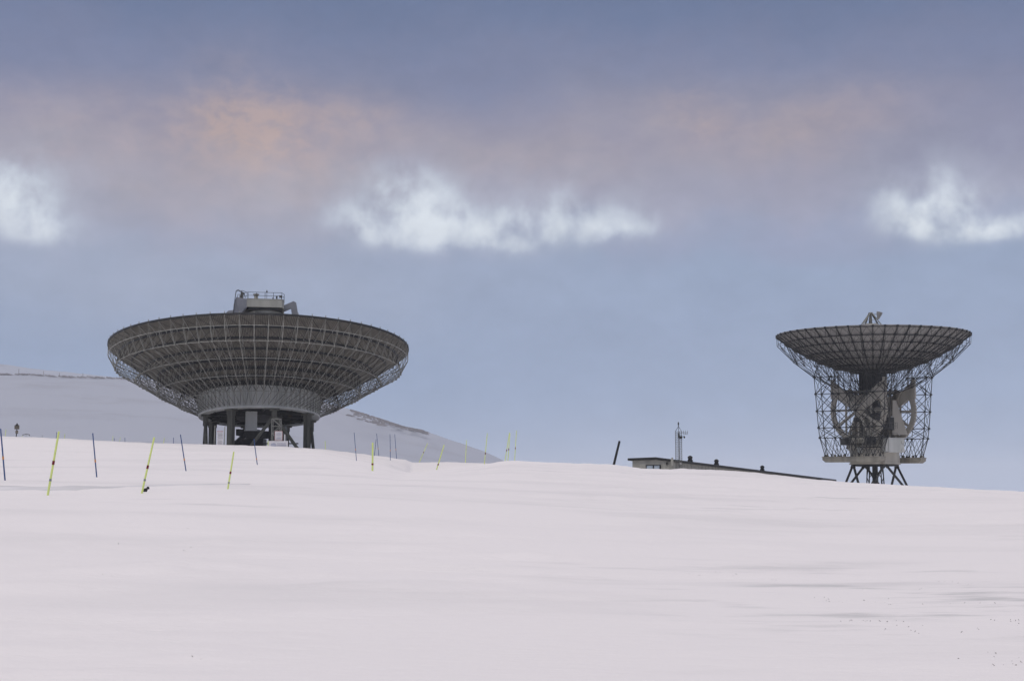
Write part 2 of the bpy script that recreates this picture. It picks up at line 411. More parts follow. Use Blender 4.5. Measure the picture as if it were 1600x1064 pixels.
# piers under the ring, alternate ones splayed into an inverted V
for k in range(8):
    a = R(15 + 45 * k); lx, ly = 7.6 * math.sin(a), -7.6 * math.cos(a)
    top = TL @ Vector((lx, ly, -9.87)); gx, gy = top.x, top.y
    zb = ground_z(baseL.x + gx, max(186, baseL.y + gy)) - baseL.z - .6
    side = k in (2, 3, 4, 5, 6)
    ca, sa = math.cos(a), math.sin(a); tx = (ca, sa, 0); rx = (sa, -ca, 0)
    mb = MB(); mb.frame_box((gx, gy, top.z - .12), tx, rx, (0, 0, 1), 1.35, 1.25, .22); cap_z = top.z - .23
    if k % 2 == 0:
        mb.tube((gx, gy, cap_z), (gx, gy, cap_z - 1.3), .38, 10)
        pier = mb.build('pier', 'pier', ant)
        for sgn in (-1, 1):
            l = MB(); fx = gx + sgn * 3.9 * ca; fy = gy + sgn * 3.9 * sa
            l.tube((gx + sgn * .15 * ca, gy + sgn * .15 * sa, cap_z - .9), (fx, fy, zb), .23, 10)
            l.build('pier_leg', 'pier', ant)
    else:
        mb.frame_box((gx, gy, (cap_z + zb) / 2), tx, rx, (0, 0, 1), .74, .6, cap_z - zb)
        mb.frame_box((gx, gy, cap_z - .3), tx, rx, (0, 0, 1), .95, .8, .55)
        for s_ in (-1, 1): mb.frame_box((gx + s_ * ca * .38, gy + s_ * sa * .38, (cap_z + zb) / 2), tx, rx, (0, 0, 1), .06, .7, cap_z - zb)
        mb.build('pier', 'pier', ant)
# equipment column, access tower and low plant under the ring
def Lp(px, row, y): return at(px, row, y) - baseL
mb = MB(); a_ = Lp(392.5, 643, 197); b_ = Lp(392.5, 672, 197)
mb.box(((a_.x + b_.x) / 2, a_.y, (a_.z + b_.z) / 2), (1.45, 1.2, a_.z - b_.z), R(20))
for k in range(4): mb.box((a_.x - .5 + k * .33, a_.y - .75, (a_.z + b_.z) / 2), (.05, .06, a_.z - b_.z))
mb.box((b_.x, b_.y, b_.z - .02), (1.7, 1.4, .12), R(20))
mb.build('equipment_column', 'drum', ant)
mb = MB()
x0, x1 = Lp(424, 690, 189.5).x, Lp(437, 690, 189.5).x; yy = 189.5 - baseL.y; zt = Lp(430, 654, 189.5).z; zb = Lp(430, 700, 189.5).z
for x in (x0, x1):
    for y in (yy, yy + 1.1): mb.tube((x, y, zb), (x, y, zt), .055, 6)
lv = [zb + (zt - zb) * k / 4 for k in range(5)]
for i, (a, b) in enumerate(zip(lv[:-1], lv[1:])):
    for y in (yy, yy + 1.1):
        mb.tube((x0, y, b), (x1, y, b), .04, 6); mb.tube(((x0, x1)[i % 2], y, a), ((x1, x0)[i % 2], y, b), .04, 6)
    for x in (x0, x1): mb.tube((x, yy, b), (x, yy + 1.1, b), .04, 6)
mb.build('access_tower', 'steel_light', ant)
mb = MB()
mb.box((-.6, -1, zb + .9), (3.2, 3.0, 1.6)); mb.box((-2.6, -1.4, zb + .5), (2.2, 2.0, .9)); mb.box((.2, -2.4, zb + 2.2), (3.2, 2.2, 1.0))
mb.box((2.2, -2.4, zb + .35), (7.5, .5, .22)); mb.box((2.2, -2.4, zb + 1.0), (7.5, .3, .16)); mb.box((2.9, -1.5, zb + 2.4), (2.2, 2.4, 2.3))
mb.tube((-4.5, 3, zb), (-1.5, 1, zb + 3.2), .3, 8); mb.tube((-4.2, 0, zb), (-1.5, 0, zb + 2.9), .25, 8); mb.box((-1.8, 1.5, zb + 2.7), (3.0, 3.0, .9))
for k in range(7): mb.box((-3.6 + k * .38, -3.4, zb + .3 + k * .27), (.42, .9, .06))
mb.build('drive_machinery', 'steel_dark', ant)
# platform over the rim, carried by three knee-shaped arms
ZP = 5.5
OFFX = .45
def oct_pts(w, d, ch): return [(-w + ch, -d), (w, -d), (w + .35, -d + .8), (w + .35, d - .6), (w - .6, d), (-w, d), (-w - 1.5, d - .8), (-w - 1.5, -d + 1.7)]
pl = [(x + OFFX, y) for x, y in oct_pts(2.35, 3.0, 0)]
TP = TL @ Matrix.Translation((0, 0, 0))
mb = MB(); mb.prism(pl, (0, 0, ZP + .6), (1, 0, 0), (0, 1, 0), 1.15)
mb.prism([(x * 1.015, y * 1.015) for x, y in pl], (0, 0, ZP + 1.2), (1, 0, 0), (0, 1, 0), .07)
for x in (-.8 + OFFX, .75 + OFFX, 1.6 + OFFX): mb.box((x, -3.02, ZP + .6), (.05, .06, 1.1))
cab = mb.build('platform', 'cabin', ant, TP)
mb = MB(); mb.prism([(x * .93 + .02, y * .93) for x, y in pl], (0, 0, ZP - .13), (1, 0, 0), (0, 1, 0), .28)
mb.build('platform_underframe', 'steel_dark', ant, TP)
mb = MB(); mb.lathe([(2.45, ZP - .2), (2.45, ZP - .6), (2.75, ZP - 1.0), (2.75, ZP - 1.3), (1.6, ZP - 1.75), (.02, ZP - 1.95)], 48, c=(OFFX + .1, 0, 0)); mb.lathe([(2.45, ZP - .2), (.02, ZP - .2)], 48, c=(OFFX + .1, 0, 0))
mb.build('sub_reflector', 'cabin', ant, TP, smooth=False)
mb = MB(); zt = ZP + 1.22
def rail(mb, pts, z, h, close=True, sub=2):
    n = len(pts); rng_ = range(n if close else n - 1)
    for i in rng_:
        a = Vector((*pts[i], z)); b = Vector((*pts[(i + 1) % n], z)); up = Vector((0, 0, h))
        for f in (1, .5): mb.tube(a + up * f, b + up * f, .03, 6)
        ns = max(1, int((b - a).length / 1.1))
        for k in range(ns): q = a.lerp(b, k / ns); mb.tube(q, q + up, .03, 6)
rail(mb, pl, zt, .95); mb.build('handrail', 'steel_dark', cab); 
mb = MB(); mb.lathe([(.02, .95), (.45, .9), (.25, .55), (.3, .3), (.5, .1), (.5, 0), (.02, 0)][::-1], 16, c=(-1.25 + OFFX, -2.0, zt)); mb.build('vent_cowl', 'wall', cab)
mb = MB(); mb.tube((.25 + OFFX, -2.2, zt), (.25 + OFFX, -2.2, zt + 1.15), .025, 6); mb.lathe([(.02, 1.55), (.1, 1.3), (.12, 1.2), (.02, 1.15)][::-1], 10, c=(.25 + OFFX, -2.2, zt)); mb.build('beacon', 'steel_dark', cab)
for (x, w, h) in ((1.1, .09, .32), (1.65, .2, .48)):
    mb = MB(); mb.box((x + OFFX, -2.5, zt + h / 2), (w, w, h)); mb.box((x + OFFX, -2.5, zt + h + .03), (w * 1.3, w * 1.3, .06)); mb.build('vent_stub', 'steel_dark', cab)
mb = MB(); mb.tube((2.3 + OFFX, -2.6, zt), (2.3 + OFFX, -2.6, zt + .4), .03, 6); mb.box((2.2 + OFFX, -2.6, zt + .5), (.42, .15, .34)); mb.box((2.2 + OFFX, -2.7, zt + .5), (.34, .06, .26)); mb.build('floodlight', 'steel', cab)
def knee_arm(ang, rk, zk, r0, w, droop=0):
    c, s = math.cos(ang), math.sin(ang); mb = MB()
    poly = [(r0, ZP + 1.0), (rk - .25, zk + .15), (rk + .15, zk - .05), (rk + 2.6, zs(rk + 2.6, 7.5, RL)), (rk + 1.7, zs(rk + 1.7, 7.5, RL)), (rk - .55, zk - .9), (r0, ZP + .1)]
    mb.prism(poly, (OFFX, 0, 0), (c, s, 0), (0, 0, 1), w); return mb
knee_arm(R(2), 4.3, ZP + 1.6, 2.5, .5).build('feed_arm', 'bluegrey', ant, TP)
knee_arm(R(137), 7.0, ZP + 1.1, 3.2, .8).build('feed_arm', 'bluegrey', ant, TP)
mb = MB()
poly = [(-2.9 + OFFX, ZP + 1.22), (-4.0 + OFFX, ZP + 1.5), (-4.35 + OFFX, ZP + .4), (-5.0 + OFFX, -6.0), (-3.9 + OFFX, -6.0), (-3.4 + OFFX, ZP - 1.0), (-2.35 + OFFX, ZP + .1)]
mb.prism(poly, (0, -2.3, 0), (1, 0, 0), (0, 0, 1), .8)
mb.prism([(-2.4 + OFFX, ZP + 1.2), (-4.0 + OFFX, ZP + 1.45), (-3.75 + OFFX, ZP - .2), (-3.3 + OFFX, ZP - .95), (-2.9 + OFFX, ZP - .3), (-2.35 + OFFX, ZP + .1)], (0, -2.75, 0), (1, 0, 0), (0, 0, 1), .1)
mb.build('feed_arm', 'bluegrey', ant, TP)
mb = MB()
for (x, y) in ((-4.15, -2.9), (-4.15, -2.45)):
    mb.path([(x + OFFX - .35, y, ZP - 2), (x + OFFX, y, ZP + 1.6), (x + OFFX + .1, y, ZP + 2.35), (x + OFFX + .4, y, ZP + 2.5), (x + OFFX + 1.25, y, ZP + 2.0), (x + OFFX + 1.4, y, ZP + 1.4)], .04, 6)
for k in range(14): z = ZP - 1.8 + k * .3; xx = -4.15 + OFFX - .35 * (ZP + 1.6 - z) / 3.6; mb.tube((xx, -2.9, z), (xx, -2.45, z), .03, 6)
mb.path([(-3.3 + OFFX, -2.5, zt), (-3.3 + OFFX, -2.5, zt + 1.3), (-2.5 + OFFX, -2.6, zt + 1.0), (-2.5 + OFFX, -2.6, zt)], .035, 6)
mb.build('ladder', 'steel_dark', ant, TP)
mb = MB(); mb.box((-3.3 + OFFX, -2.2, zt + .35), (.55, .5, .6)); mb.lathe([(.02, .5), (.22, .4), (.22, 0)][::-1], 12, c=(-3.2 + OFFX, -2.3, zt + .62)); mb.build('winch', 'steel', cab)

# ------------------------------------------------------------------ steerable dish (right)
DR = 240.0; RR = 16.0; NR = 52
cR = at(1361.3, 523.6, DR)
zg = ground_z(cR.x, DR) - .4
zfoot = at(1364, 764, DR).z
baseR = Vector((cR.x, DR, zg))
st = empty('dish_antenna', baseR, 'tall dish with big gear wheels and lattice counterweight cages on splayed black legs', 'radio antenna')
EA = 48.5
e = Vector((math.sin(R(EA)), math.cos(R(EA)), 0)); w = Vector((math.cos(R(EA)), -math.sin(R(EA)), 0)); K = Vector((0, 0, 1))
rel = cR - baseR
pivot = rel + Vector((0, 0, -12.9))
TR = Matrix.Translation(pivot) @ Matrix.Rotation(R(.8), 4, e) @ Matrix.Translation((0, 0, 12.9))
S0 = Matrix.Translation(rel)
# basis: dish coordinates have z up from the rim plane
mb = MB(); prof = [(r, zs(r, 6.3, RR)) for r in np.linspace(RR, .8, 14)]
mb.lathe(prof + [(r, z - .05) for r, z in prof[::-1]], 104, close=True)
for k in range(NR * 2):
    t = PI * k / NR; c, s = math.cos(t), math.sin(t)
    for a, b in ((15.9, 13.0), (13.0, 10.0), (10, 7)): mb.beam((a * c, a * s, zs(a, 6.3, RR) - .09), (b * c, b * s, zs(b, 6.3, RR) - .09), .05, .08)
mb.build('reflector', 'panel_pale', st, TR)
Tr = [(r, zs(r, 6.3, RR) - .3) for r in (16, 14.5, 13, 11, 9, 6.5, 3.7)]
Qr = [(15.95, -1.7), (13.1, -4.6), (9.9, -7.1), (6.4, -9.0), (2.9, -10.2)]
def rib_mesh(full):
    mb = MB()
    for a, b in zip(Tr[:-1], Tr[1:]): mb.tube(P(a), P(b), .1)
    for t in Tr[1:]: mb.box((t[0], 0, t[1] - .02), (.42, .4, .3))
    mb.box((16, 0, -.2), (.3, .3, .4))
    if full:
        for a, b in zip(Qr[:-1], Qr[1:]): mb.tube(P(a), P(b), .055)
        for q, ts in ((0, (0, 1)), (1, (1, 2, 3)), (2, (3, 4)), (3, (4, 5)), (4, (5, 6))):
            for t in ts: mb.tube(P(Qr[q]), P(Tr[t]), .032)
        for q in Qr[1:]: mb.box((q[0], 0, q[1]), (.2, .18, .2))
    else:
        mb.tube(P(Qr[0]), P(Tr[0]), .04)
    return mb
dr = 2 * PI / NR
rib = rib_mesh(True).build('rib', 'steel_dark', st, TR); rib2 = rib_mesh(False).build('rib', 'steel_dark', st, TR @ Matrix.Rotation(dr, 4, 'Z'))
mb = MB()
for i in range(3): mb.tube(P(Qr[i]), P(Qr[i + 1], 2 * dr), .026) if i % 2 else mb.tube(P(Qr[i], 2 * dr), P(Qr[i + 1]), .026)
for i in range(5):
    for k in (0, 1):
        mid = (Tr[i][0] * math.cos(dr * (k + .5)), Tr[i][0] * math.sin(dr * (k + .5)), Tr[i][1])
        mb.tube(P(Tr[i + 1], k * dr), mid, .024); mb.tube(P(Tr[i + 1], (k + 1) * dr), mid, .024)
for q, t in ((1, 1), (1, 2), (2, 4), (3, 5)):
    mb.tube(P(Qr[q]), P(Tr[t], dr), .026); mb.tube(P(Qr[q], 2 * dr), P(Tr[t], dr), .026)
brace = mb.build('bracing', 'steel_dark', st, TR)
for k in range(2, NR, 2):
    m_ = TR @ Matrix.Rotation(k * dr, 4, 'Z'); clone(rib, st, m_); clone(brace, st, m_); clone(rib2, st, TR @ Matrix.Rotation((k + 1) * dr, 4, 'Z'))
for i, (r, z) in enumerate(Qr[:4] + Tr):
    mb = MB()
    for k in range(NR): mb.tube(P((r, z), k * dr), P((r, z), (k + 1) * dr), .035 if i < 4 else .08)
    mb.build('hoop', 'steel_dark', st, TR)
mb = MB(); mb.lathe([(2.1, -6.2), (2.1, -9.6), (1.9, -10.2), (.05, -10.2)], 40)
for k in range(16):
    c, s = math.cos(k * PI / 8), math.sin(k * PI / 8); mb.frame_box((c * 2.2, s * 2.2, -7.6), (c, s, 0), (-s, c, 0), (0, 0, 1), .25, .08, 4)
mb.build('hub_drum', 'steel_dark', st, TR)
# elevation girder joining the two wheel hubs
mb = MB()
mb.frame_box((0, 0, -11.2), e, w, K, 8.6, 2.2, 1.6)
mb.frame_box((0, 0, -10.4), e, w, K, 4.0, 3.0, 1.2)
mb.frame_box((0, 0, -9.75), e, w, K, 6.0, 4.4, .4)
mb.frame_box(e * -3.6 + K * -11.2, e, w, K, 1.0, 4.6, 1.4); mb.frame_box(e * 3.6 + K * -11.2, e, w, K, 1.0, 4.6, 1.4)
for s_ in (-1, 1):
    mb.prism([(-3.4, -9.6), (-1.6, -12.4), (-.7, -12.4), (-2.2, -9.2)], e * s_ * 3.3, w, K, .4)
    mb.prism([(3.4, -9.6), (1.6, -12.4), (.7, -12.4), (2.2, -9.2)], e * s_ * 3.3, w, K, .4)
mb.build('elevation_girder', 'beige', st, TR)
HZ = -12.9
def wheel(off):
    mb = MB(); o = e * off + K * HZ; Ro, Ri = 5.45, 4.65
    a0, a1 = R(141), R(399); n = 48; poly = []
    for k in range(n + 1):
        t = a0 + (a1 - a0) * k / n; poly.append((Ro * math.cos(t), Ro * math.sin(t)))
    # ring as quads in thin wedges
    for k in range(n):
        t0 = a0 + (a1 - a0) * k / n; t1 = a0 + (a1 - a0) * (k + 1) / n
        mb.prism([(Ri * math.cos(t0), Ri * math.sin(t0)), (Ro * math.cos(t0), Ro * math.sin(t0)), (Ro * math.cos(t1), Ro * math.sin(t1)), (Ri * math.cos(t1), Ri * math.sin(t1))], o, w, K, .42)
        tm = (t0 + t1) / 2
        mb.prism([((Ro + .01) * math.cos(t0), (Ro + .01) * math.sin(t0)), ((Ro + .14) * math.cos(t0), (Ro + .14) * math.sin(t0)), ((Ro + .14) * math.cos(tm), (Ro + .14) * math.sin(tm)), ((Ro + .01) * math.cos(tm), (Ro + .01) * math.sin(tm))], o, w, K, .3)
    for dg in (180, 212, 245, 270, 295, 328, 360):
        t = R(dg); c, s = math.cos(t), math.sin(t)
        wd = .32 if dg in (180, 360, 270) else .42
        mb.prism([(.6 * c - s * wd / 2, .6 * s + c * wd / 2), (.6 * c + s * wd / 2, .6 * s - c * wd / 2), (4.7 * c + s * wd / 2, 4.7 * s - c * wd / 2), (4.7 * c - s * wd / 2, 4.7 * s + c * wd / 2)], o, w, K, .3)
    for sx in (-1, 1):                                  # broad tapering web plates up to the dish
        mb.prism([(sx * .3, .7), (sx * .9, -.1), (sx * 5.2, 2.6), (sx * 5.2, 4.7), (sx * 4.1, 4.5)][::sx], o, w, K, .34)
        mb.prism([(sx * 4.65, 2.0), (sx * 5.4, 2.0), (sx * 5.4, 5.3), (sx * 4.9, 5.3)][::sx], o, w, K, .4)
    mb.prism([(2.3, -3.9), (2.6, -3.9), (2.6, 3.0), (2.3, 3.0)], o, w, K, .2); mb.prism([(-2.6, -3.9), (-2.3, -3.9), (-2.3, 3.0), (-2.6, 3.0)], o, w, K, .2)
    p0 = o - e * .5; p1 = o + e * .5; mb.tube(p0, p1, .75, 20); mb.tube(o - e * .75, o + e * .75, .4, 16)
    return mb
wheel(-4.3).build('elevation_gear', 'gear', st, TR)
wheel(4.3).build('elevation_gear', 'gear', st, TR)
def cage(off, sgn):
    mb = MB(); rows = [(-7.2, 7.1), (-10.1, 6.85), (-13.0, 6.65), (-15.8, 6.4), (-17.5, 6.2), (-20.55, 5.4)]
    us = (-1, -.5, 0, .5, 1)
    def pt(i, j, l):
        z, hw = rows[i]; th = (.9, .85, .8, .75, .7, .35)[i]
        return e * (off + sgn * l * th) + w * (us[int(j)] * hw if j == int(j) else (us[int(j)] + us[int(j) + 1]) / 2 * hw) + K * z
    top = [0, 0, 1, 0, 0]
    for l in (-1, 1):
        tk = 1 if l == 1 else .8
        for j in range(5):
            edge = j in (0, 4)
            for i in range(top[j], 5): mb.tube(pt(i, j, l), pt(i + 1, j, l), .075 if edge else .06 * tk)
            if j < 4:
                for i in range(max(top[j], top[j + 1]), 4):
                    mb.tube(pt(i, j, l), pt(i + 1, j + 1, l), .06 * tk); mb.tube(pt(i + 1, j, l), pt(i, j + 1, l), .06 * tk)
                m_ = pt(5, j + .5, l)
                mb.tube(pt(4, j, l), m_, .06 * tk); mb.tube(pt(4, j + 1, l), m_, .06 * tk)
                mh = pt(4, j + .5, l); mb.tube(mh, pt(5, j, l), .035); mb.tube(mh, pt(5, j + 1, l), .035)
        for i in range(1, 5):
            for j in range(4): mb.tube(pt(i, j, l), pt(i, j + 1, l), .06 * tk)
        for j in (0, 3): mb.tube(pt(0, j, l), pt(0, j + 1, l), .06)
    for j in range(5):
        for i in range(top[j], 6):
            mb.tube(pt(i, j, -1), pt(i, j, 1), .04)
            if i < 5 and j in (0, 4): mb.tube(pt(i, j, -1), pt(i + 1, j, 1), .04); mb.tube(pt(i, j, 1), pt(i + 1, j, -1), .035)
            if i < 5 and j in (0, 3): mb.tube(pt(i, j, -1), pt(i + 1, j + 1, 1), .035)
            mb.box(pt(i, j, -1), (.26, .26, .26), R(45))
            mb.box(pt(i, j, 1), (.3, .3, .3), R(45))
    for j in range(4): mb.box(pt(5, j + .5, 1) + K * .1, (.22, .22, .5), R(45))
    # raking struts from the cage head back to the bowl lattice
    for sx in (-1, 1):
        for l in (-1, 1):
            p = pt(1, 0 if sx < 0 else 4, l); mb.tube(p, e * off * .9 + w * sx * 5.6 + K * -8.6, .06)
            p = pt(2, 2, l); mb.tube(p, e * off * .8 + w * sx * 2.4 + K * -9.2, .05)
            mb.tube(pt(2, 2, l), pt(1, 1 if sx < 0 else 3, l), .045)
    return mb
cage(-5.9, -1).build('counterweight_cage', 'steel_dark', st, TR)
cage(5.9, 1).build('counterweight_cage', 'steel_dark', st, TR)
def slab(off):
    mb = MB(); o = e * off
    mb.prism([(-5.7, -20.75), (-5.7, -21.2), (-5.1, -21.6), (5.1, -21.6), (5.7, -21.2), (5.7, -20.75)], o, w, K, 1.5)
    mb.frame_box(o + K * -20.71, w, e, K, 11.5, 1.7, .12)
    for u in (-3.2, 0, 3.2): mb.frame_box(o + w * u + K * -21.2, w, e, K, .06, 1.56, .8)
    for u in (-5.4, -3.7, -1.8, 0, 1.8, 3.7, 5.4): mb.frame_box(o + w * u + K * -20.5, w, e, K, .35, .35, .4)
    return mb
slab(-5.9).build('counterweight', 'beige', st, TR); slab(5.9).build('counterweight', 'beige', st, TR)
# stationary mount: two bearing towers on a round turntable
def tower(off):
    mb = MB(); o = e * off
    for sx in (-1, 1):
        mb.prism([(sx * .15, -13.3), (sx * .75, -13.1), (sx * 3.1, -19.0), (sx * 2.4, -19.0)][::sx], o, w, K, .8)
        mb.prism([(sx * .1, -15.0), (sx * .35, -15.0), (sx * .35, -19.0), (sx * .1, -19.0)][::sx], o, w, K, .7)
    mb.frame_box(o + K * -13.0, w, e, K, 1.8, 1.3, 1.5)
    mb.frame_box(o + K * -16.0, w, e, K, 3.0, .76, .35)
    mb.frame_box(o + K * -17.4, w, e, K, 4.0, .3, 2.2)
    mb.frame_box(o + K * -18.9, w, e, K, 6.3, 1.2, .6)
    return mb
tower(-2.9).build('bearing_tower', 'beige', st, S0); tower(2.9).build('bearing_tower', 'beige', st, S0)
mb = MB()
mb.frame_box(K * -18.3, e, w, K, 5.4, 4.4, 1.3)
for a_ in (-1.9, 1.9):
    for b_ in (-1.6, 1.6): mb.frame_box(e * a_ + w * b_ + K * -16.2, e, w, K, .45, .45, 3.2)
mb.frame_box(K * -14.7, e, w, K, 4.4, 3.8, .5)
mb.frame_box(e * .6 + w * .4 + K * -13.9, e, w, K, 2.0, 1.8, 1.3)
mb.frame_box(w * -1.0 + K * -16.6, e, w, K, 1.6, 1.2, 2.4)
mb.prism([(-2.2, -14.5), (-1.2, -14.5), (-.6, -17.7), (-3.0, -17.7)], e * 1.6, w, K, .4)
mb.build('yoke_body', 'beige', st, S0)
mb = MB(); mb.lathe([(.05, -18.9), (4.5, -18.9), (4.5, -19.25), (4.05, -19.3), (4.05, -21.6), (4.2, -21.65), (4.2, -21.9), (.05, -21.9)][::-1], 56)
mb.build('turntable', 'gear', st, S0)
mb = MB(); mb.lathe([(4.56, -19.0), (4.7, -19.0), (4.7, -19.2), (4.56, -19.2)], 56, close=True)
for k in range(16):
    a = k * PI / 8; mb.tube((4.62 * math.cos(a), 4.62 * math.sin(a), -19.1), (4.62 * math.cos(a), 4.62 * math.sin(a), -18.0), .03, 5)
for z in (-18.0, -18.5):
    for k in range(32): a = k * PI / 16; b = a + PI / 16; mb.tube((4.62 * math.cos(a), 4.62 * math.sin(a), z), (4.62 * math.cos(b), 4.62 * math.sin(b), z), .025, 5)
mb.build('walkway', 'steel_dark', st, S0)
def Rp(px, row, y): return at(px, row, y) - baseR
mb = MB(); p = Rp(1395, 696, 236)
mb.box((p.x - .1, p.y, p.z), (2.9, 2.6, 2.3), R(18)); mb.box((p.x - .1, p.y, p.z + 1.2), (3.05, 2.75, .1), R(18)); mb.box((p.x - 1.4, p.y - 1.0, p.z), (.9, 1.2, 2.0), R(18))
for dz in (-.8, .5): mb.box((p.x + 1.4, p.y - .9, p.z + dz), (.5, .4, .35), R(18))
mb.build('machinery_box', 'drum', st)
mb = MB(); p = Rp(1398, 655, 239); mb.prism([(-.3, 3.2), (.25, 3.2), (2.1, -2.6), (-.5, -2.6)], p, (1, 0, 0), (0, 0, 1), .35); mb.build('stiffener_plate', 'gear', st)
for (px, row, y, s3) in ((1360, 689, 234, (1.2, 1.4, 1.1)), (1321, 690, 233, (1.3, 1, 1.1)), (1384, 662, 238, (1.6, 2.2, 2.1)), (1366, 632, 236, (1.3, 1.4, .8)), (1367, 651, 235.5, (1.5, 1.2, 1.0))):
    mb = MB(); p = Rp(px, row, y); mb.box(p, s3, R(40)); mb.tube(p + Vector((0, -.2, 0)), p + Vector((.5, -.9, .1)), .28, 10); mb.box(p + Vector((.2, -.5, .5)), (.5, .6, .4), R(15))
    mb.build('drive_motor', 'steel_dark', st)
rq = random.Random(21)
for kind, m_, px, row, dy, sz in (('service_cabinet', 'gear', 1331, 700, -2.5, (1.0, .7, .9)), ('service_cabinet', 'drum', 1343, 703, -3.0, (.7, .6, .8)), ('service_cabinet', 'steel_dark', 1351, 668, -2.8, (.9, .7, .8)), ('service_cabinet', 'gear', 1366, 676, -2.6, (1.1, .8, 1.2)),
                                 ('service_cabinet', 'drum', 1377, 702, -3.2, (.8, .6, .7)), ('service_cabinet', 'steel_dark', 1338, 656, -3.0, (.8, .5, .6)), ('service_cabinet', 'gear', 1372, 620, -1.5, (1.3, 1.0, .8)), ('service_cabinet', 'steel_dark', 1362, 641, -2.6, (1.0, .6, 1.2)), ('service_cabinet', 'drum', 1355, 628, -2.5, (.6, .6, .9))):
    p = Rp(px, row, DR + dy); mb = MB(); mb.box(p, sz, R(rq.uniform(20, 50))); mb.box(p + K * (sz[2] / 2 + .03), (sz[0] * 1.08, sz[1] * 1.08, .06), R(35))
    mb.tube(p - K * (sz[2] / 2), p + Vector((rq.uniform(-.6, .6), .3, -sz[2] / 2 - .8)), .06, 6); mb.build(kind, m_, st)
for pts in ([(1327, 700), (1330, 672), (1345, 664), (1352, 640)], [(1378, 700), (1374, 680), (1381, 655), (1370, 628)], [(1341, 708), (1358, 690), (1369, 690), (1380, 676)], [(1347, 690), (1347, 655), (1362, 650)]):
    mb = MB(); mb.path([Rp(a, b, DR - 3.3 + .3 * i) for i, (a, b) in enumerate(pts)], .07, 6); mb.build('cable_duct', 'steel_dark' if pts[0][0] != 1378 else 'steel_light', st)
# stairs and handrails beside the yoke
mb = MB()
a = Rp(1347, 700, 233); b = Rp(1352, 640, 234)
for dx in (0, .55):
    mb.tube(a + Vector((dx, 0, 0)), b + Vector((dx, 0, 0)), .04, 6)
for k in range(24): q = a.lerp(b, k / 24); mb.tube(q, q + Vector((.55, 0, 0)), .025, 5)
for (px0, px1, r_) in ((1325, 1402, 681), (1384, 1402, 665), (1352, 1380, 613)):
    p = Rp(px0, r_, 234.5); q = Rp(px1, r_, 236)
    for dz in (0, .5): mb.tube(p + K * dz, q + K * dz, .03, 5)
    for k in range(7): m_ = p.lerp(q, k / 6); mb.tube(m_ + K * .55, m_ - K * .5, .03, 5)
mb.build('ladder', 'steel', st, None)
# splayed base legs
zt = rel.z - 21.9; zb = min(zg, zfoot) - zg - .8
zb = zfoot - zg - .2 if zfoot < zg else -.4
zfl = at(1364, 757, DR).z - zg - 1.2
for k in range(4):
    a = R(25 + 90 * k - 14)
    for sgn in (-1, 1):
        l = MB(); b_ = a + sgn * R(40)
        p_ = Vector((3.9 * math.cos(a), 3.9 * math.sin(a), zt)); q_ = Vector((5.7 * math.cos(b_), 5.7 * math.sin(b_), zfl))
        l.tube(p_, q_, .2, 8); l.tube(p_.lerp(q_, .0), p_.lerp(q_, .12), .27, 8)
        l.build('base_leg', 'steel_dark', st)
mb = MB()
for k in range(6):
    a = k * PI / 3; mb.tube((1.3 * math.cos(a), 1.3 * math.sin(a), zt), (1.5 * math.cos(a), 1.5 * math.sin(a), zfl), .1, 8)
    b_ = a + PI / 3
    for z0, z1 in ((zt, (zt + zfl) / 2), ((zt + zfl) / 2, zfl)): mb.tube((1.35 * math.cos(a), 1.35 * math.sin(a), z0), (1.45 * math.cos(b_), 1.45 * math.sin(b_), z1), .07, 6)
mb.lathe([(.35, zt), (.35, zfl)], 16); mb.lathe([(3.9, zt + .01), (3.9, zt - .25), (3.2, zt - .25), (3.2, zt + .01)], 40, close=True)
mb.build('cable_shaft', 'steel_dark', st)
mb = MB(); p = Rp(1371, 755, 235); mb.tube(p + K * -1.5, p + K * 1.2, .04, 6); mb.box(p + K * 1.25, (.2, .2, .25)); mb.build('lamp', 'steel', st)
TA = TR @ Matrix.Translation((0, 0, -.8))
# apex tripod rising above the rim with its sub-reflector
mb = MB(); top = Vector((-.2, 0, 4.6))
for a in (R(200), R(335), R(90), R(262)):
    ft = Vector((6.3 * math.cos(a), 6.3 * math.sin(a), zs(6.3, 6.3, RR))); tt = top + Vector((.25 * math.cos(a), .25 * math.sin(a), 0))
    mb.tube(tt, ft * .42 + Vector((top.x * .58, 0, 1.3)), .13, 6); mb.tube(ft * .42 + Vector((top.x * .58, 0, 1.3)), ft, .13, 6)
mb.build('feed_tripod', 'steel', st, TA)
mb = MB()
for sx, ex in ((-1, -2.05), (1, 1.75)):
    for y in (-.35, .35): mb.tube((top.x + .1 * sx, y, 4.6), (ex, y * 2.4, 2.0), .085, 6)
    for f in (.3, .6, .85): mb.tube((top.x + (ex - top.x) * f, -.35 - .5 * f, 4.6 - 2.6 * f), (top.x + (ex - top.x) * f, .35 + .5 * f, 4.6 - 2.6 * f), .045, 5)
mb.tube((top.x, 0, 4.6), (top.x, 0, 1.2), .1, 6)
for z in (2.7, 3.3, 2.2): hw = (4.6 - z) * .62; mb.tube((top.x - hw, -.5, z), (top.x + hw, -.5, z), .04, 5)
for k in range(9): x = -1.1 + k * .27; mb.tube((x, -.5, 2.1), (x, -.5, 2.75), .025, 5)
mb.build('apex_frame', 'steel_light', st, TA)
mb = MB(); mb.lathe([(.03, 2.5), (1.3, 2.6), (1.45, 2.35), (.9, 1.7), (.03, 1.4)][::-1], 28, c=(-.2, 0, 0)); mb.build('sub_reflector', 'panel_pale', st, TA)
mb = MB(); mb.lathe([(.24, 0), (.3, .25), (.6, 1.15), (.66, 1.5), (.62, 1.52), (.28, .3), (.1, .1)], 18)
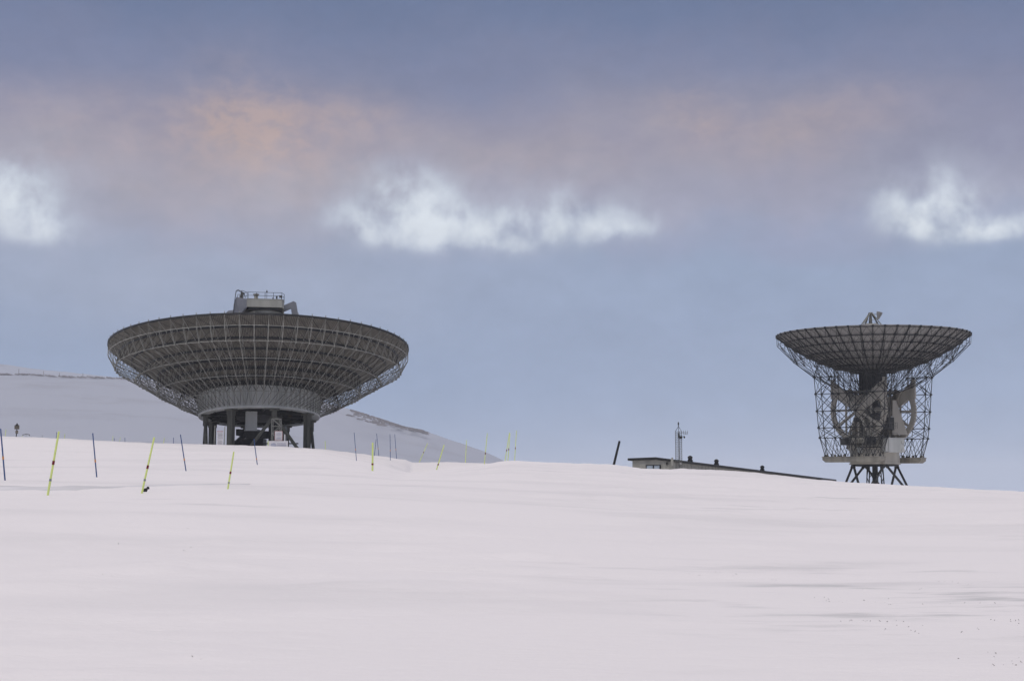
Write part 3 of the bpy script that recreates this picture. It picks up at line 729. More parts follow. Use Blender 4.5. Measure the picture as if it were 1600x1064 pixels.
hm = TA @ Matrix.Translation((.95, -.4, 3.5)) @ Matrix.Rotation(R(14), 4, 'Y') @ Matrix.Scale(.78, 4); mb.build('feed_horn', 'panel_pale', st, hm)
mb = MB(); mb.tube((top.x, -.2, 4.3), (1.1, -.4, 4.3), .05, 5); mb.tube((top.x + .6, -.3, 3.7), (1.0, -.4, 3.5), .05, 5)
for z in (2.9, 3.3, 3.7): mb.tube((.3, -.4, z), (1.0, -.4, z), .035, 5)
mb.build('horn_bracket', 'steel', st, TA)

# ------------------------------------------------------------------ low building and mast
P1 = at(1052, 780, 182.0); P1.z = 0; P2 = at(1303, 780, 262.0); P2.z = 0
u = (P2 - P1); LB = u.length; u.normalize(); n = Vector((u.y, -u.x, 0))
wB = 5.5
P0 = P1 - n * wB
z0 = g(719.5) * P0.y; z1 = g(721.5) * P1.y; z2 = g(751.5) * P2.y
bld = empty('low_building', (P1.x, P1.y, 2.0), 'long low pale-walled building with a black roof edge behind the snow crest', 'building')
O = Vector((P1.x, P1.y, 2.0))
def Bp(a, b, z): return P1 + u * a + n * b + Vector((0, 0, z)) - O     # a along, b across (0 = right edge, -wB = left)
mb = MB()
zr = z0 - .06
def quad(mb, a, b, c, d): mb.raw([a, b, c, d], [(0, 1, 2, 3)])
mb.raw([Bp(0, -wB, -4), Bp(0, 0, -4), Bp(LB, 0, -4), Bp(LB, -wB, -4), Bp(0, -wB, z0), Bp(0, -2.2, zr + .12), Bp(0, 0, z1), Bp(LB, 0, z2), Bp(LB, -2.2, z2 + .25), Bp(LB, -wB, z2 + .1)],
       [(0, 1, 6, 5, 4), (1, 2, 7, 6), (2, 3, 9, 8, 7), (3, 0, 4, 9)])
# cladding seams
for k in range(1, 60):
    a = LB * k / 60; zt_ = z1 + (z2 - z1) * k / 60; mb.frame_box(Bp(a, .02, (zt_ - 4) / 2), n, u, K, .05, .06, zt_ + 3.9)
for k in range(1, 12): mb.frame_box(Bp(-.02, -wB * k / 12, (z1 - 4.5) / 2), u, n, K, .04, .05, z1 + 3.6)
mb.build('wall', 'wall', bld)
mb = MB(); h = .3
for (A, B_, C_, D_) in (((-.4, -wB - .5, z0), (-.4, -2.2, zr + .16), (LB + .4, -2.2, z2 + .3), (LB + .4, -wB - .5, z2 + .1)), ((-.4, -2.2, zr + .16), (-.4, .45, z1 - .02), (LB + .4, .45, z2 - .02), (LB + .4, -2.2, z2 + .3))):
    q = [Bp(*A), Bp(*B_), Bp(*C_), Bp(*D_)]; up = K * h
    mb.raw(q + [p + up for p in q], [(0, 3, 2, 1), (4, 5, 6, 7), (0, 1, 5, 4), (1, 2, 6, 5), (2, 3, 7, 6), (3, 0, 4, 7)])
roof = mb.build('roof', 'black', bld)
for px in (1076.5, 1117, 1188):
    a = min(range(0, 880), key=lambda k: abs(800 + F * (P1 + u * k * .1 - n * .5).x / ((P1 + u * k * .1 - n * .5).y * 1.004) - px)) * .1
    zt_ = z1 + (z2 - z1) * a / LB + .32; c = Bp(a, -.5, zt_)
    mb = MB(); mb.lathe([(.02, 0), (.36, 0), (.34, .3), (.27, .32), (.27, .5), (.36, .52), (.3, .72), (.12, .85), (.02, .86)], 18, c=c); mb.build('roof_vent', 'black', bld)
# window, lamp, and pipe stub on the end wall
def facade(px): 
    t = min(range(0, 200), key=lambda k: abs(800 + F * (P0 + (P1 - P0) * k / 200).x / ((P0 + (P1 - P0) * k / 200).y * 1.004) - px)) / 200
    return -wB * (1 - t)
ba, bb = facade(1008.5), facade(1030); zw1 = g(726.5) * 183; zw0 = zw1 - 1.1
mb = MB()
for b1, wd in ((ba, .08), (bb, .16), ((ba * .48 + bb * .52), .14)): mb.frame_box(Bp(-.08, b1, (zw0 + zw1) / 2), n, u, K, wd, .14, zw1 - zw0)
for z_ in (zw0, zw1): mb.frame_box(Bp(-.08, (ba + bb) / 2, z_), n, u, K, bb - ba + .1, .14, .08)
win = mb.build('window', 'black', bld)
mb = MB(); mb.frame_box(Bp(-.04, (ba + bb) / 2, (zw0 + zw1) / 2), n, u, K, bb - ba, .05, zw1 - zw0); mb.build('pane', 'glass', win)
mb = MB(); c = Bp(-.1, facade(1040.5), g(725) * 183); mb.box(c, (.16, .16, .3)); mb.box(c + Vector((0, 0, .18)), (.2, .2, .06)); mb.build('wall_lamp', 'steel_dark', bld)
mb = MB(); c = Bp(-.35, .05, g(727.5) * 182); mb.lathe([(.02, 0), (.18, 0), (.2, .1), (.2, .7), (.12, .85), (.12, 1.0), (.02, 1.05)], 14, c=c); mb.build('vent_pipe', 'wall', bld)
mb = MB(); c = Bp(2.0, .3, g(723.5) * 183); mb.box(c, (.3, .3, .25)); mb.build('junction_box', 'white', bld)

pm = at(1060.7, 740, 177.0); zm = 1.8
mast = empty('lattice_mast', (pm.x, pm.y, zm), 'slim lattice mast with aerial arms standing in front of the low building', 'mast')
H = at(1060, 674, 177).z - zm
legs = [Vector((-.38, -.1, 0)), Vector((.38, -.2, 0)), Vector((.1, .45, 0))]
mb = MB()
for l in legs: mb.tube(l, l + K * H, .032, 6)
nst = 30
for k in range(nst):
    za, zb_ = H * k / nst, H * (k + 1) / nst
    for i in range(3): mb.tube(legs[i] + K * zb_, legs[(i + 1) % 3] + K * zb_, .014, 4); mb.tube(legs[i] + K * za, legs[(i + 1) % 3] + K * zb_, .014, 4)
for zz in (2.9,): mb.box((0, .1, zz), (1.0, .8, .06))
mb.tube((.05, -.3, 0), (.05, -.3, H), .04, 6)
mb.build('lattice', 'steel', mast)
mb = MB(); tp = Vector((.03, .05, H + .65))
for l in legs: mb.tube(l + K * H, tp, .03, 5)
mb.tube(tp, tp + K * .25, .05, 6); mb.lathe([(.02, .45), (.09, .3), (.09, .1), (.02, 0)][::-1], 8, c=tp + K * .1)
mb.build('spire', 'steel_dark', mast)
mb = MB()
mb.tube((.3, -.2, H - .15), (1.15, -.2, H - .15), .03, 5)
for x in (.6, .85, 1.1): mb.tube((x, -.2, H - .35), (x, -.2, H + .1), .025, 5)
mb.tube((.6, -.2, H - .35), (1.1, -.2, H - .35), .02, 5)
mb.build('aerial', 'steel', mast)
mb = MB(); mb.tube((.3, -.2, H - .7), (.75, -.2, H - .6), .035, 5); mb.lathe([(.02, 0), (.1, .04), (.1, .2), (.02, .24)], 8, c=(.72, -.2, H - .85)); mb.box((.28, -.25, H - .75), (.3, .3, .35)); mb.box((.02, -.3, H - .5), (.18, .2, .6)); mb.build('camera_bracket', 'steel_dark', mast)

# ------------------------------------------------------------------ snow stakes
def stake(name, label, x0, r0, x1, r1, colour, band=None, band2=None, rad=None, d=None, group=None, cat='snow stake', bm_='orange', lean_y=0):
    fp = foot(x1, r1, d); a, b = ray(x0, r0); y = fp.y
    top = Vector((a * y, y + lean_y, b * y)) 
    obj = empty(name, fp, label, cat, group)
    v = top - fp; ln = v.length; dr_ = v.normalized(); rad = (rad or .028) * (.8 if colour == 'yellow' else 1)
    mb = MB(); mb.tube(-dr_ * .35, v, rad, 8, rad * .85); mb.tube(v, v + dr_ * .015, rad * .85, 8, rad * .4)
    mb.build('pole', colour, obj)
    for bd, col_, hh in ((band, bm_, .075), (band2, 'greytape', .045)):
        if bd is None: continue
        f = (bd - r1) / (r0 - r1); mb = MB(); mb.tube(dr_ * ln * (f - hh / 1.2 * .5), dr_ * ln * (f + hh / 1.2 * .5), rad * 1.12, 8); mb.build('band', col_, obj)
    return obj
GY = 'yellow snow stakes'; GB = 'blue snow stakes'
Y = lambda lab, *a, **k: stake('snow_stake', lab, *a, 'yellow', bm_='red', group=GY, **k)
B = lambda lab, *a, **k: stake('snow_stake', lab, *a, 'blue', bm_='orange', group=GB, **k)
Y('tallest leaning yellow stake with a red band, between the two leftmost blue stakes', 92, 674.5, 74.6, 774, band=723, band2=750, rad=.048)
Y('leaning yellow stake with a red band beside the small dark lump on the snow', 241, 683.6, 221.6, 771.5, band=730, band2=750.5, rad=.045)
Y('short yellow stake with a red band below the narrow notice board', 365.4, 706, 356, 764, band=738.5, band2=754, rad=.042)
Y('upright yellow stake with a black band among the cluster of blue stakes', 582.4, 691.7, 582, 736, band=725.5, rad=.09)
Y('steeply leaning yellow stake with a black band in the dip right of the blue cluster', 668, 692.6, 655, 722, band=706.5, rad=.06, d=184)
Y('leaning yellow stake with a low black band on the near snow lip', 694, 695, 681.5, 733, band=723.5, rad=.07, d=128)
Y('plain yellow stake without a band, alone behind the dip', 729, 687.7, 727.2, 724, rad=.065, d=184)
Y('yellow stake with a black band, alone left of the trio on the mound', 761.4, 677, 756.7, 726, band=708.5, rad=.05, d=130)
Y('yellow stake at the left of the trio on the mound, leaning right', 796, 676, 789, 722, band=704.5, rad=.05, d=130.5)
Y('middle yellow stake of the trio on the mound', 796.8, 677, 793.5, 722, band=703, rad=.05, d=129)
Y('yellow stake at the right of the trio on the mound', 807, 673, 804, 721, band=700.5, rad=.045, d=130)
Y('faint distant yellow stake at the far left, next to the sign on a post', 9.5, 671, 7, 689, rad=.05, d=186, band=682)
Y('faint short yellow stake between the sign post and the low barrier', 35, 681, 34.5, 690, rad=.04, d=188)
Y('faint yellow stake just right of the tallest yellow stake', 101.5, 678, 100, 690, rad=.05, d=187)
Y('faint yellow stake, left one of a pair on the crest above the slope', 176.6, 681, 175.8, 692, rad=.04, d=187)
Y('faint leaning yellow stake, right one of a pair on the crest', 188.5, 683, 185.5, 692, rad=.035, d=188)
Y('faint yellow stake on the crest left of the wide dish', 256.8, 684, 255.3, 696, rad=.055, d=187)
Y('faint yellow stake on the crest just right of the dish piers', 508, 689, 508.6, 706, rad=.06, d=186)
B('blue stake with an orange band at the left edge of the photo', 1, 670, 7.8, 750, band=716, rad=.032)
B('blue stake with an orange band between the two tall yellow stakes', 145, 677, 151.2, 745.5, band=720, rad=.032)
B('blue stake with an orange band left of the dish piers', 282, 679, 290.7, 736, band=718, rad=.032)
B('blue stake with an orange band right in front of the dish piers', 396.8, 686, 402, 725.5, band=717, rad=.034)
B('leftmost blue stake of the cluster right of the dish', 553.4, 676, 557, 719.5, band=702.5, rad=.036)
B('slightly leaning blue stake just right of the yellow one in the cluster', 588.5, 677.4, 592, 712.5, band=701, rad=.036)
B('short blue stake without a band, leaning across its neighbour in the cluster', 587.7, 686.5, 585, 712, rad=.036)
B('upright blue stake, second from the right in the cluster', 609.5, 678.4, 610, 719.6, band=704, rad=.036)
B('rightmost blue stake of the cluster', 616.8, 678.4, 619.6, 715, band=701.5, rad=.036)
for lab, a in (('tiny dark stake left of the red-brown plank on the far crest', (49.3, 682, 50.2, 690)), ('tiny dark stake on the crest, left of a similar one, near the faint yellow pair', (178.5, 684.5, 178.7, 692)),
               ('tiny dark stake on the crest, right of the faint yellow pair', (195.2, 684, 195.4, 693)), ('slim dark stake on the crest left of the wide dish', (271, 683.5, 271.2, 696.5)),
               ('very short dark stub on the crest under the bowl edge', (295.4, 693.5, 295.6, 698.5)), ('dark stake right behind the top of the tallest yellow stake', (88.4, 675, 87.6, 690))):
    stake('snow_stake', lab, *a, 'blue', rad=.038, d=186, group='small dark stakes on the crest')
stake('thick_pole', 'thick black pole leaning right on the open snow crest left of the low building', 968, 689, 958.6, 730, 'black', rad=.125, d=130, cat='pole')

# ------------------------------------------------------------------ signs and small things
def board(mb, c, wd, ht, t=.05): mb.frame_box(c, (1, 0, 0), (0, 1, 0), (0, 0, 1), wd, t, ht)
# sign on a post at the far left
fp = foot(24.5, 690, 186); k_ = 186 / F
s = empty('post_sign', fp, 'two grey boards on a dark leaning post at the far left', 'sign')
mb = MB(); mb.tube((0, 0, -.3), (.13, 0, 24.5 * k_), .06, 8); mb.build('post', 'black', s)
mb = MB(); board(mb, (.13, -.1, 21.5 * k_), 7.6 * k_, 6.0 * k_); mb.build('upper_board', 'wood', s)
mb = MB(); mb.prism([(-.33, 0), (.33, 0), (.1, .12), (.05, .3), (-.05, .3), (-.1, .12)], (.14, -.1, 24.3 * k_), (1, 0, 0), (0, 0, 1), .12); mb.build('cap', 'black', s)
mb = MB(); board(mb, (.14, -.1, 14.2 * k_), 4.2 * k_, 5.0 * k_); mb.build('lower_board', 'wood', s)
# low barrier
fp = foot(40.5, 690, 188); s = empty('barrier', fp, 'thin dark barrier rail with short drop ends right of the post sign', 'barrier')
fp.z += .22; s.location = fp
mb = MB(); mb.path([(-.44, 0, .78), (0, 0, .86), (.44, 0, .8)], .045, 6); mb.tube((-.44, 0, .8), (-.44, 0, .68), .04, 6); mb.tube((.44, 0, .82), (.44, 0, .62), .05, 6); mb.build('rail', 'steel', s)
mb = MB(); mb.tube((0, 0, -.3), (0, 0, .86), .018, 6); mb.build('post', 'steel_light', s)
# red-brown plank and thin rod
fp = foot(65, 690, 187); s = empty('plank', fp, 'low red-brown plank lying on the far snow crest', 'plank')
mb = MB(); mb.box((0, 0, .2), (.72, .2, .13)); mb.box((-.25, 0, .07), (.1, .16, .14)); mb.box((.25, 0, .07), (.1, .16, .14)); mb.build('board', 'redwood', s)
stake('thin_rod', 'very thin grey rod standing behind the red-brown plank', 66, 680, 66.2, 690, 'steel', rad=.02, d=188.5, cat='rod')
# narrow notice board between two posts in front of the left piers
d_ = 184.5; k_ = d_ / F
fp = foot(344, 697, d_)
s = empty('notice_board', fp, 'tall narrow white notice board with text between two pale posts', 'sign')
X_ = lambda px: (px - 344) * k_
zt = lambda r: (697 - r) * k_
for px, r in ((335, 664.5), (350.5, 666.5)):
    mb = MB(); mb.tube((X_(px - .8), .1, -.4), (X_(px), .1, zt(r)), .065, 8); mb.tube((X_(px), .1, zt(r)), (X_(px), .1, zt(r) + .04), .05, 8); mb.build('post', 'steel_light', s)
mb = MB(); board(mb, (X_(343.6), 0, (zt(673.2) + zt(696.5)) / 2), 9.2 * k_, 23 * k_); mb.build('board', 'white', s)
mb = MB(); board(mb, (X_(343.6), -.02, zt(673.3)), 9.4 * k_, .06, .07); mb.build('trim', 'redink', s)
rnd = random.Random(3); mb = MB()
for r in (675.4, 677.2, 678.6, 679.6, 680.6, 682.6, 684.3, 688.4, 690.4, 691.4, 693.4, 695.2):
    x = 339.6 + rnd.random() * 1.6; end = 347.6 - rnd.random() * 1.2
    while x < end:
        l = .5 + rnd.random() * 1.0; board(mb, (X_(x + l / 2), -.03, zt(r)), min(l, end - x + .3) * k_ * .9, .038, .02); x += l + .28
mb.build('lettering', 'ink', s)
# square notice on the frame and the broad information board
fp = foot(435, 701, 186); k_ = 186 / F
s = empty('notice_board', fp, 'small square white notice with red edge fixed above the broad information board', 'sign')
mb = MB(); board(mb, (0, 0, 20.5 * k_), 11.5 * k_, 14.2 * k_); mb.build('board', 'white', s)
mb = MB(); 
for dz in (13.3, 27.7): board(mb, (0, -.01, dz * k_), 11.9 * k_, .035, .06)
for dx in (-5.85, 5.85): board(mb, (dx * k_, -.01, 20.5 * k_), .035, 14.4 * k_, .06)
mb.build('trim', 'redink', s)
mb = MB(); rnd = random.Random(5)
for dz, wd in ((24.5, 6.4), (23.4, 6.8), (22.3, 7.2), (21.2, 6.5), (19.2, 2.6), (17.4, 5.2), (16.4, 5.0), (15.2, 7.0)):
    x = -wd / 2
    while x < wd / 2: l = .4 + rnd.random() * .8; board(mb, ((x + l / 2) * k_, -.035, dz * k_), l * k_, .04, .02); x += l + .3
mb.build('lettering', 'ink_pale', s)
mb = MB()
for dx in (-6.6, 6.7): mb.tube((dx * k_, .1, -.3), (dx * k_, .1, 25.5 * k_), .05, 8)
for dz in (15, 23.5): mb.tube((-7.6 * k_, .06, dz * k_), (8 * k_, .06, dz * k_), .03, 6)
mb.build('frame', 'steel', s)
fp = foot(444.6, 701, 185.5); s = empty('white_post', fp, 'short white post between the square notice and the right pier leg', 'post')
mb = MB(); mb.tube((0, 0, -.4), (0, 0, 21.5 * k_), .08, 10); mb.tube((0, 0, 21.5 * k_), (0, 0, 21.9 * k_), .095, 10); mb.build('shaft', 'white', s)
d_ = 184.6; k_ = d_ / F; fp = foot(434.5, 702, d_)
s = empty('information_board', fp, 'broad white information board with a blue drawing, standing low in the snow', 'sign')
zc = 6.0 * k_
mb = MB(); board(mb, (0, 0, zc), 30.4 * k_, 11.6 * k_, .08); mb.build('board', 'white', s)
mb = MB(); mb.prism([(-11.6 * k_, -4.6 * k_), (-3.5 * k_, -4.6 * k_), (-2.4 * k_, -1.5 * k_), (-3.4 * k_, 1.4 * k_), (-6.5 * k_, 2.7 * k_), (-9.6 * k_, 2.0 * k_), (-11.4 * k_, .2 * k_)], (0, -.05, zc), (1, 0, 0), (0, 0, 1), .02); mb.build('drawing', 'ink_pale', s)
mb = MB(); rnd = random.Random(9)
for dz, hh in ((1.9, .09), (-.2, .05), (-1.0, .05), (-1.8, .05), (-4.3, .05)):
    x = -1.6
    while x < 12.4: l = .5 + rnd.random() * .9; board(mb, ((x + l / 2) * k_, -.05, zc + dz * k_), l * k_, hh, .02); x += l + .3
mb.build('lettering', 'ink_pale', s)
mb = MB(); mb.tube((-15.6 * k_, -.02, -.3), (-15.6 * k_, -.02, 11.9 * k_), .06, 8); mb.build('edge_post', 'yellow', s)
# small dark lump beside the yellow stake
fp = foot(227, 768.5); mb = MB(); vs = []
rs = random.Random(2); s = empty('dark_lump', fp, 'small dark lump on the snow at the foot of a tall leaning yellow stake', 'lump')
mb.lathe([(.01, .0), (.07, .01), (.085, .05), (.06, .1), (.01, .12)], 9); mb.lathe([(.01, .03), (.05, .04), (.06, .08), (.03, .12), (.01, .13)], 8, c=(.09, .0, .05)); mb.lathe([(.01, 0), (.05, .01), (.05, .05), (.01, .07)], 8, c=(-.06, 0, 0))
mb.v = [(x + rs.uniform(-.012, .012), y + rs.uniform(-.012, .012), z + rs.uniform(-.01, .01)) for x, y, z in mb.v]
mb.build('clod', 'black', s)
# broken rock showing along the shoulder of the hillside
mb = MB(); rs = random.Random(4)
RX = [545, 553, 577, 607, 631, 660, 672]; RY = [638, 641, 648, 658, 666, 671.5, 677]
for q in range(330):
    if q < 260: px = rs.uniform(548, 668); lev = rs.random() ** 2 * (11 if px < 600 else 3) * (1 if rs.random() < .7 else 0); row = float(np.interp(px, RX, RY)) + .4 + lev; sz = rs.uniform(.25, .75)
    else: px = rs.uniform(-60, 200); row = float(np.interp(px, [-100, 0, 43, 86, 184, 300], [583, 584, 584, 587, 590, 597])) + .3 + rs.random() * .3; sz = rs.uniform(.4, .8)
    ridge = float(np.interp(px, RX, RY)) if q < 260 else row - .6
    d = 1249 - (row - ridge) * 11; p = at(px, row - .2, d); k = 6; L_ = sz * rs.uniform(2.0, 7.0); H_ = sz * .55
    vs = [(p.x + L_ * math.cos(2 * PI * i / k) * rs.uniform(.7, 1.2), p.y + sz * math.sin(2 * PI * i / k), p.z - .8 - .15 * L_ * math.cos(2 * PI * i / k)) for i in range(k)]
    vs += [(p.x + L_ * .6 * math.cos(2 * PI * i / k), p.y + sz * .5 * math.sin(2 * PI * i / k), p.z + H_ * rs.uniform(.3, 1) - .15 * L_ * math.cos(2 * PI * i / k)) for i in range(k)]
    mb.raw(vs, [(i, (i + 1) % k, k + (i + 1) % k, k + i) for i in range(k)] + [tuple(range(k, 2 * k))])
tag(mb.build('rock_band', 'scree'), 'brown broken rock along the edge of the distant hillside', 'rocks', kind='stuff')
# ridge marker posts on the far hillside
for px, r, h_, lab in ((29.3, 584, 8, 'faint thin post on the far ridge, leftmost of four'), (69, 585, 5, 'faint leaning post on the far ridge, second from the left'), (93, 587, 4, 'faint short post on the far ridge, third from the left'), (129.5, 588, 5, 'faint thin post on the far ridge nearest the bowl')):
    p = at(px, r, 1248); s = empty('marker_post', p, lab, 'post', 'marker posts on the far ridge'); hh = h_ * 1248 / F
    mb = MB(); mb.tube((0, 0, -3), (-.6 if 'leaning' in lab else 0, 0, hh), .18, 6); mb.build('pole', 'wood', s)

# scattered stones and dead stalks where the wind has scoured the snow
mb = MB(); rs = random.Random(11)
spots = [(1085, 902, 1), (1145, 900, 1), (1200, 906.5, 2), (1152, 920, 1), (1247, 921.5, 1), (1320, 934, 3), (1326, 939, 4), (1318, 938.5, 2), (1368, 943, 2), (1394, 941.5, 1), (1412, 944.5, 2), (1352, 923, 1),
         (1478, 908.5, 2), (1490, 912.5, 1), (1508, 912.6, 2), (1438, 922, 2), (1497, 940, 1), (1523, 944.8, 4), (1575, 897, 1), (1351, 974.6, 4), (1378, 974.8, 4), (1387, 974, 3), (1427, 982, 2), (1436, 995, 1), (1467, 994.5, 2), (1566, 972, 4),
         (1573, 971, 3), (1592, 978, 1), (1570, 1027.5, 2), (1570, 1037, 3), (1585, 1039, 3), (1596, 1034.5, 4), (1568, 1046, 1), (1598, 937, 1), (1444, 946, 1), (1528, 987, 1), (1382, 985, 1), (1120, 893.5, 1),
         (295, 826, 1), (284, 859, 2), (282, 860, 1), (308, 1038, 1), (187, 849, 1), (1063, 884, 1), (1226, 930, 1), (175, 902, 1)]
from itertools import chain
for px, row, big in spots:
    f0 = foot(px, row, find_d(px, row, 9, 80))
    for q in range(big + 1):
        dx = rs.gauss(0, .07 * big); dy = rs.gauss(0, .12); x, y = f0.x + dx, f0.y + dy; z = ground_z(x, y)
        r_ = rs.uniform(.003, .007) * (1 + .15 * big)
        if rs.random() < .6:
            k = rs.randint(5, 7); vs = [(x + r_ * rs.uniform(1.2, 2.2) * math.cos(2 * PI * i / k), y + r_ * math.sin(2 * PI * i / k), z - .005) for i in range(k)] + [(x + rs.uniform(-.5, .5) * r_, y, z + r_ * rs.uniform(.5, 1.0))]
            mb.raw(vs, [(i, (i + 1) % k, k) for i in range(k)])
        else:
            a = rs.uniform(0, 2 * PI); l = rs.uniform(.012, .035); mb.tube((x, y, z - .01), (x + l * math.cos(a), y + l * math.sin(a) * .5, z + l * rs.uniform(.1, .6)), .003, 4)
tag(mb.build('exposed_stones', 'rock'), 'scattered dark stone chips and dead stalks poking through the snow at the lower right', 'stones', kind='stuff')

# ------------------------------------------------------------------ sky, haze, sun
W = bpy.data.worlds.new("World"); sc.world = W; W.use_nodes = True
nt = W.node_tree; N = nt.nodes; L = nt.links; N.clear()
def val(x): return x
def setin(sock, v):
    if isinstance(v, (int, float)): sock.default_value = v
    elif isinstance(v, tuple): sock.default_value = v
    else: L.new(v, sock)
def mth(op, a, b=None, c=None, clamp=False):
    n_ = N.new('ShaderNodeMath'); n_.operation = op; n_.use_clamp = clamp; setin(n_.inputs[0], a)
    if b is not None: setin(n_.inputs[1], b)
    if c is not None: setin(n_.inputs[2], c)
    return n_.outputs[0]
def sm(x, a, b, c=0., d=1.):
    r = N.new('ShaderNodeMapRange'); r.interpolation_type = 'SMOOTHSTEP'; setin(r.inputs[0], x)
    for i, v in enumerate((a, b, c, d)): r.inputs[i + 1].default_value = v
    return r.outputs[0]
def mixc(f, a, b):
    x = N.new('ShaderNodeMix'); x.data_type = 'RGBA'; setin(x.inputs[0], f); setin(x.inputs[6], a); setin(x.inputs[7], b); return x.outputs[2]
tc = N.new('ShaderNodeTexCoord'); nm = N.new('ShaderNodeVectorMath'); nm.operation = 'NORMALIZE'; L.new(tc.outputs['Generated'], nm.inputs[0])
sp = N.new('ShaderNodeSeparateXYZ'); L.new(nm.outputs[0], sp.inputs[0])
az = mth('MULTIPLY', mth('ARCTAN2', sp.outputs[0], sp.outputs[1]), 180 / PI)
el = mth('MULTIPLY', mth('ARCSINE', sp.outputs[2]), 180 / PI)
cb = N.new('ShaderNodeCombineXYZ'); L.new(az, cb.inputs[0]); L.new(el, cb.inputs[1])
def nz(scale, detail, loc=(0, 0, 0), sx=(1, 1, 1), rough=.55, dist=0.0, src=None):
    mp = N.new('ShaderNodeMapping'); mp.inputs['Location'].default_value = loc; mp.inputs['Scale'].default_value = sx; L.new(src or cb.outputs[0], mp.inputs[0])
    n_ = N.new('ShaderNodeTexNoise'); n_.inputs['Scale'].default_value = scale; n_.inputs['Detail'].default_value = detail; n_.inputs['Roughness'].default_value = rough; n_.inputs['Distortion'].default_value = dist
    L.new(mp.outputs[0], n_.inputs['Vector']); return n_
wn = nz(.16, 4, (3.1, 7.7, 0), (1, 1.6, 1)); wx = N.new('ShaderNodeSeparateColor'); L.new(wn.outputs['Color'], wx.inputs[0])
waz = mth('ADD', az, mth('MULTIPLY', mth('SUBTRACT', wx.outputs[0], .5), 6.0))
wel = mth('ADD', el, mth('MULTIPLY', mth('SUBTRACT', wx.outputs[1], .5), 2.6))
def p2a(px): return math.degrees(math.atan((px - 800) / 2231))
def r2e(row): return math.degrees(math.atan(g(row)))
def blob(px, row, sx, sy, warp=True, rot=0):
    a = mth('DIVIDE', mth('SUBTRACT', waz if warp else az, p2a(px)), sx * .0258)
    b = mth('DIVIDE', mth('SUBTRACT', wel if warp else el, r2e(row)), sy * .0255)
    q = mth('ADD', mth('MULTIPLY', a, a), mth('MULTIPLY', b, b)); return mth('EXPONENT', mth('MULTIPLY', q, -1.0))
def add(*xs):
    r = xs[0]
    for x in xs[1:]: r = mth('ADD', r, x)
    return r
n1 = nz(.20, 7, (0, 0, 0), (1, 1.7, 1), .5).outputs['Fac']        # broad billows
n2 = nz(.9, 8, (4, 2, 0), (1, 1.5, 1), .6, .4).outputs['Fac']      # wisps
n3 = nz(.32, 6, (11, 5, 0), (1, 1.5, 1), .5).outputs['Fac']
wel2 = mth('ADD', wel, mth('MULTIPLY', mth('SUBTRACT', n3, .5), 3.0))
rp = N.new('ShaderNodeValToRGB'); L.new(mth('DIVIDE', wel2, 22.0, clamp=True), rp.inputs[0])
stops = [(780, (150, 171, 205)), (640, (147, 165, 197)), (520, (146, 162, 192)), (430, (147, 163, 192)), (360, (148, 157, 185)), (310, (152, 154, 178)), (220, (136, 138, 166)), (120, (119, 128, 160)), (0, (103, 118, 152))]
cr = rp.color_ramp
while len(cr.elements) < len(stops): cr.elements.new(.5)
for el_, (row, c_) in zip(cr.elements, stops): el_.position = max(0, min(1, r2e(row) / 22)); el_.color = lin(*c_)
cr.interpolation = 'EASE'
c = rp.outputs[0]
# rosy veil across the middle, apricot patches inside it
veil = mth('MULTIPLY', add(blob(230, 290, 420, 95), mth('MULTIPLY', blob(820, 235, 380, 75), .6), mth('MULTIPLY', blob(1230, 215, 280, 85), .55)), sm(n1, .3, .65, .55, 1.0), clamp=True)
c = mixc(mth('MULTIPLY', veil, .75), c, lin(171, 162, 168))
apr = mth('MULTIPLY', add(mth('MULTIPLY', blob(350, 190, 95, 55), 1.0), mth('MULTIPLY', blob(430, 235, 150, 75), .55), mth('MULTIPLY', blob(1090, 185, 60, 45), .45), mth('MULTIPLY', blob(1290, 205, 140, 60), .42), mth('MULTIPLY', blob(90, 230, 150, 60), .3), mth('MULTIPLY', blob(540, 190, 80, 40), .35), mth('MULTIPLY', blob(850, 250, 160, 40), .22)), sm(n2, .25, .75, .4, 1.15), clamp=True)
c = mixc(mth('MULTIPLY', apr, .6), c, lin(204, 174, 157))
# darker slate undersides
dk = mth('MULTIPLY', add(blob(700, 110, 500, 60), mth('MULTIPLY', blob(1500, 230, 160, 70), .8), mth('MULTIPLY', blob(1380, 290, 100, 40), .6), mth('MULTIPLY', blob(950, 285, 160, 35), .35)), sm(n1, .35, .7, .2, .9), clamp=True)
c = mixc(mth('MULTIPLY', dk, .55), c, lin(124, 130, 157))
# bright gaps low in the cloud deck
def wh_(b, t0, t1): return b
wn2 = nz(.3, 2, (8, 2, 0), (1, 1.2, 1), .4); wy = N.new('ShaderNodeSeparateColor'); L.new(wn2.outputs['Color'], wy.inputs[0])
haz = mth('ADD', az, mth('MULTIPLY', mth('SUBTRACT', wy.outputs[0], .5), 3.0)); hel = mth('ADD', el, mth('MULTIPLY', mth('SUBTRACT', wy.outputs[1], .5), 2.2))
def gb(px, row, sx, sy, k=1.0):
    a = mth('DIVIDE', mth('SUBTRACT', haz, p2a(px)), sx * .0258); b = mth('DIVIDE', mth('SUBTRACT', hel, r2e(row)), sy * .0255)
    return mth('MULTIPLY', mth('EXPONENT', mth('MULTIPLY', add(mth('MULTIPLY', a, a), mth('MULTIPLY', b, b)), -1.0)), k)
gap = add(gb(0, 345, 70, 70, .8), gb(50, 385, 60, 36, .7), gb(572, 345, 66, 46, .75), gb(665, 335, 85, 55, .85), gb(745, 362, 95, 34, .7), gb(885, 345, 85, 42, .75), gb(990, 352, 50, 28, .6),
          gb(1440, 330, 52, 36, .75), gb(1495, 325, 62, 52, .65), gb(1480, 372, 95, 34, .5), gb(1590, 380, 60, 32, .85))
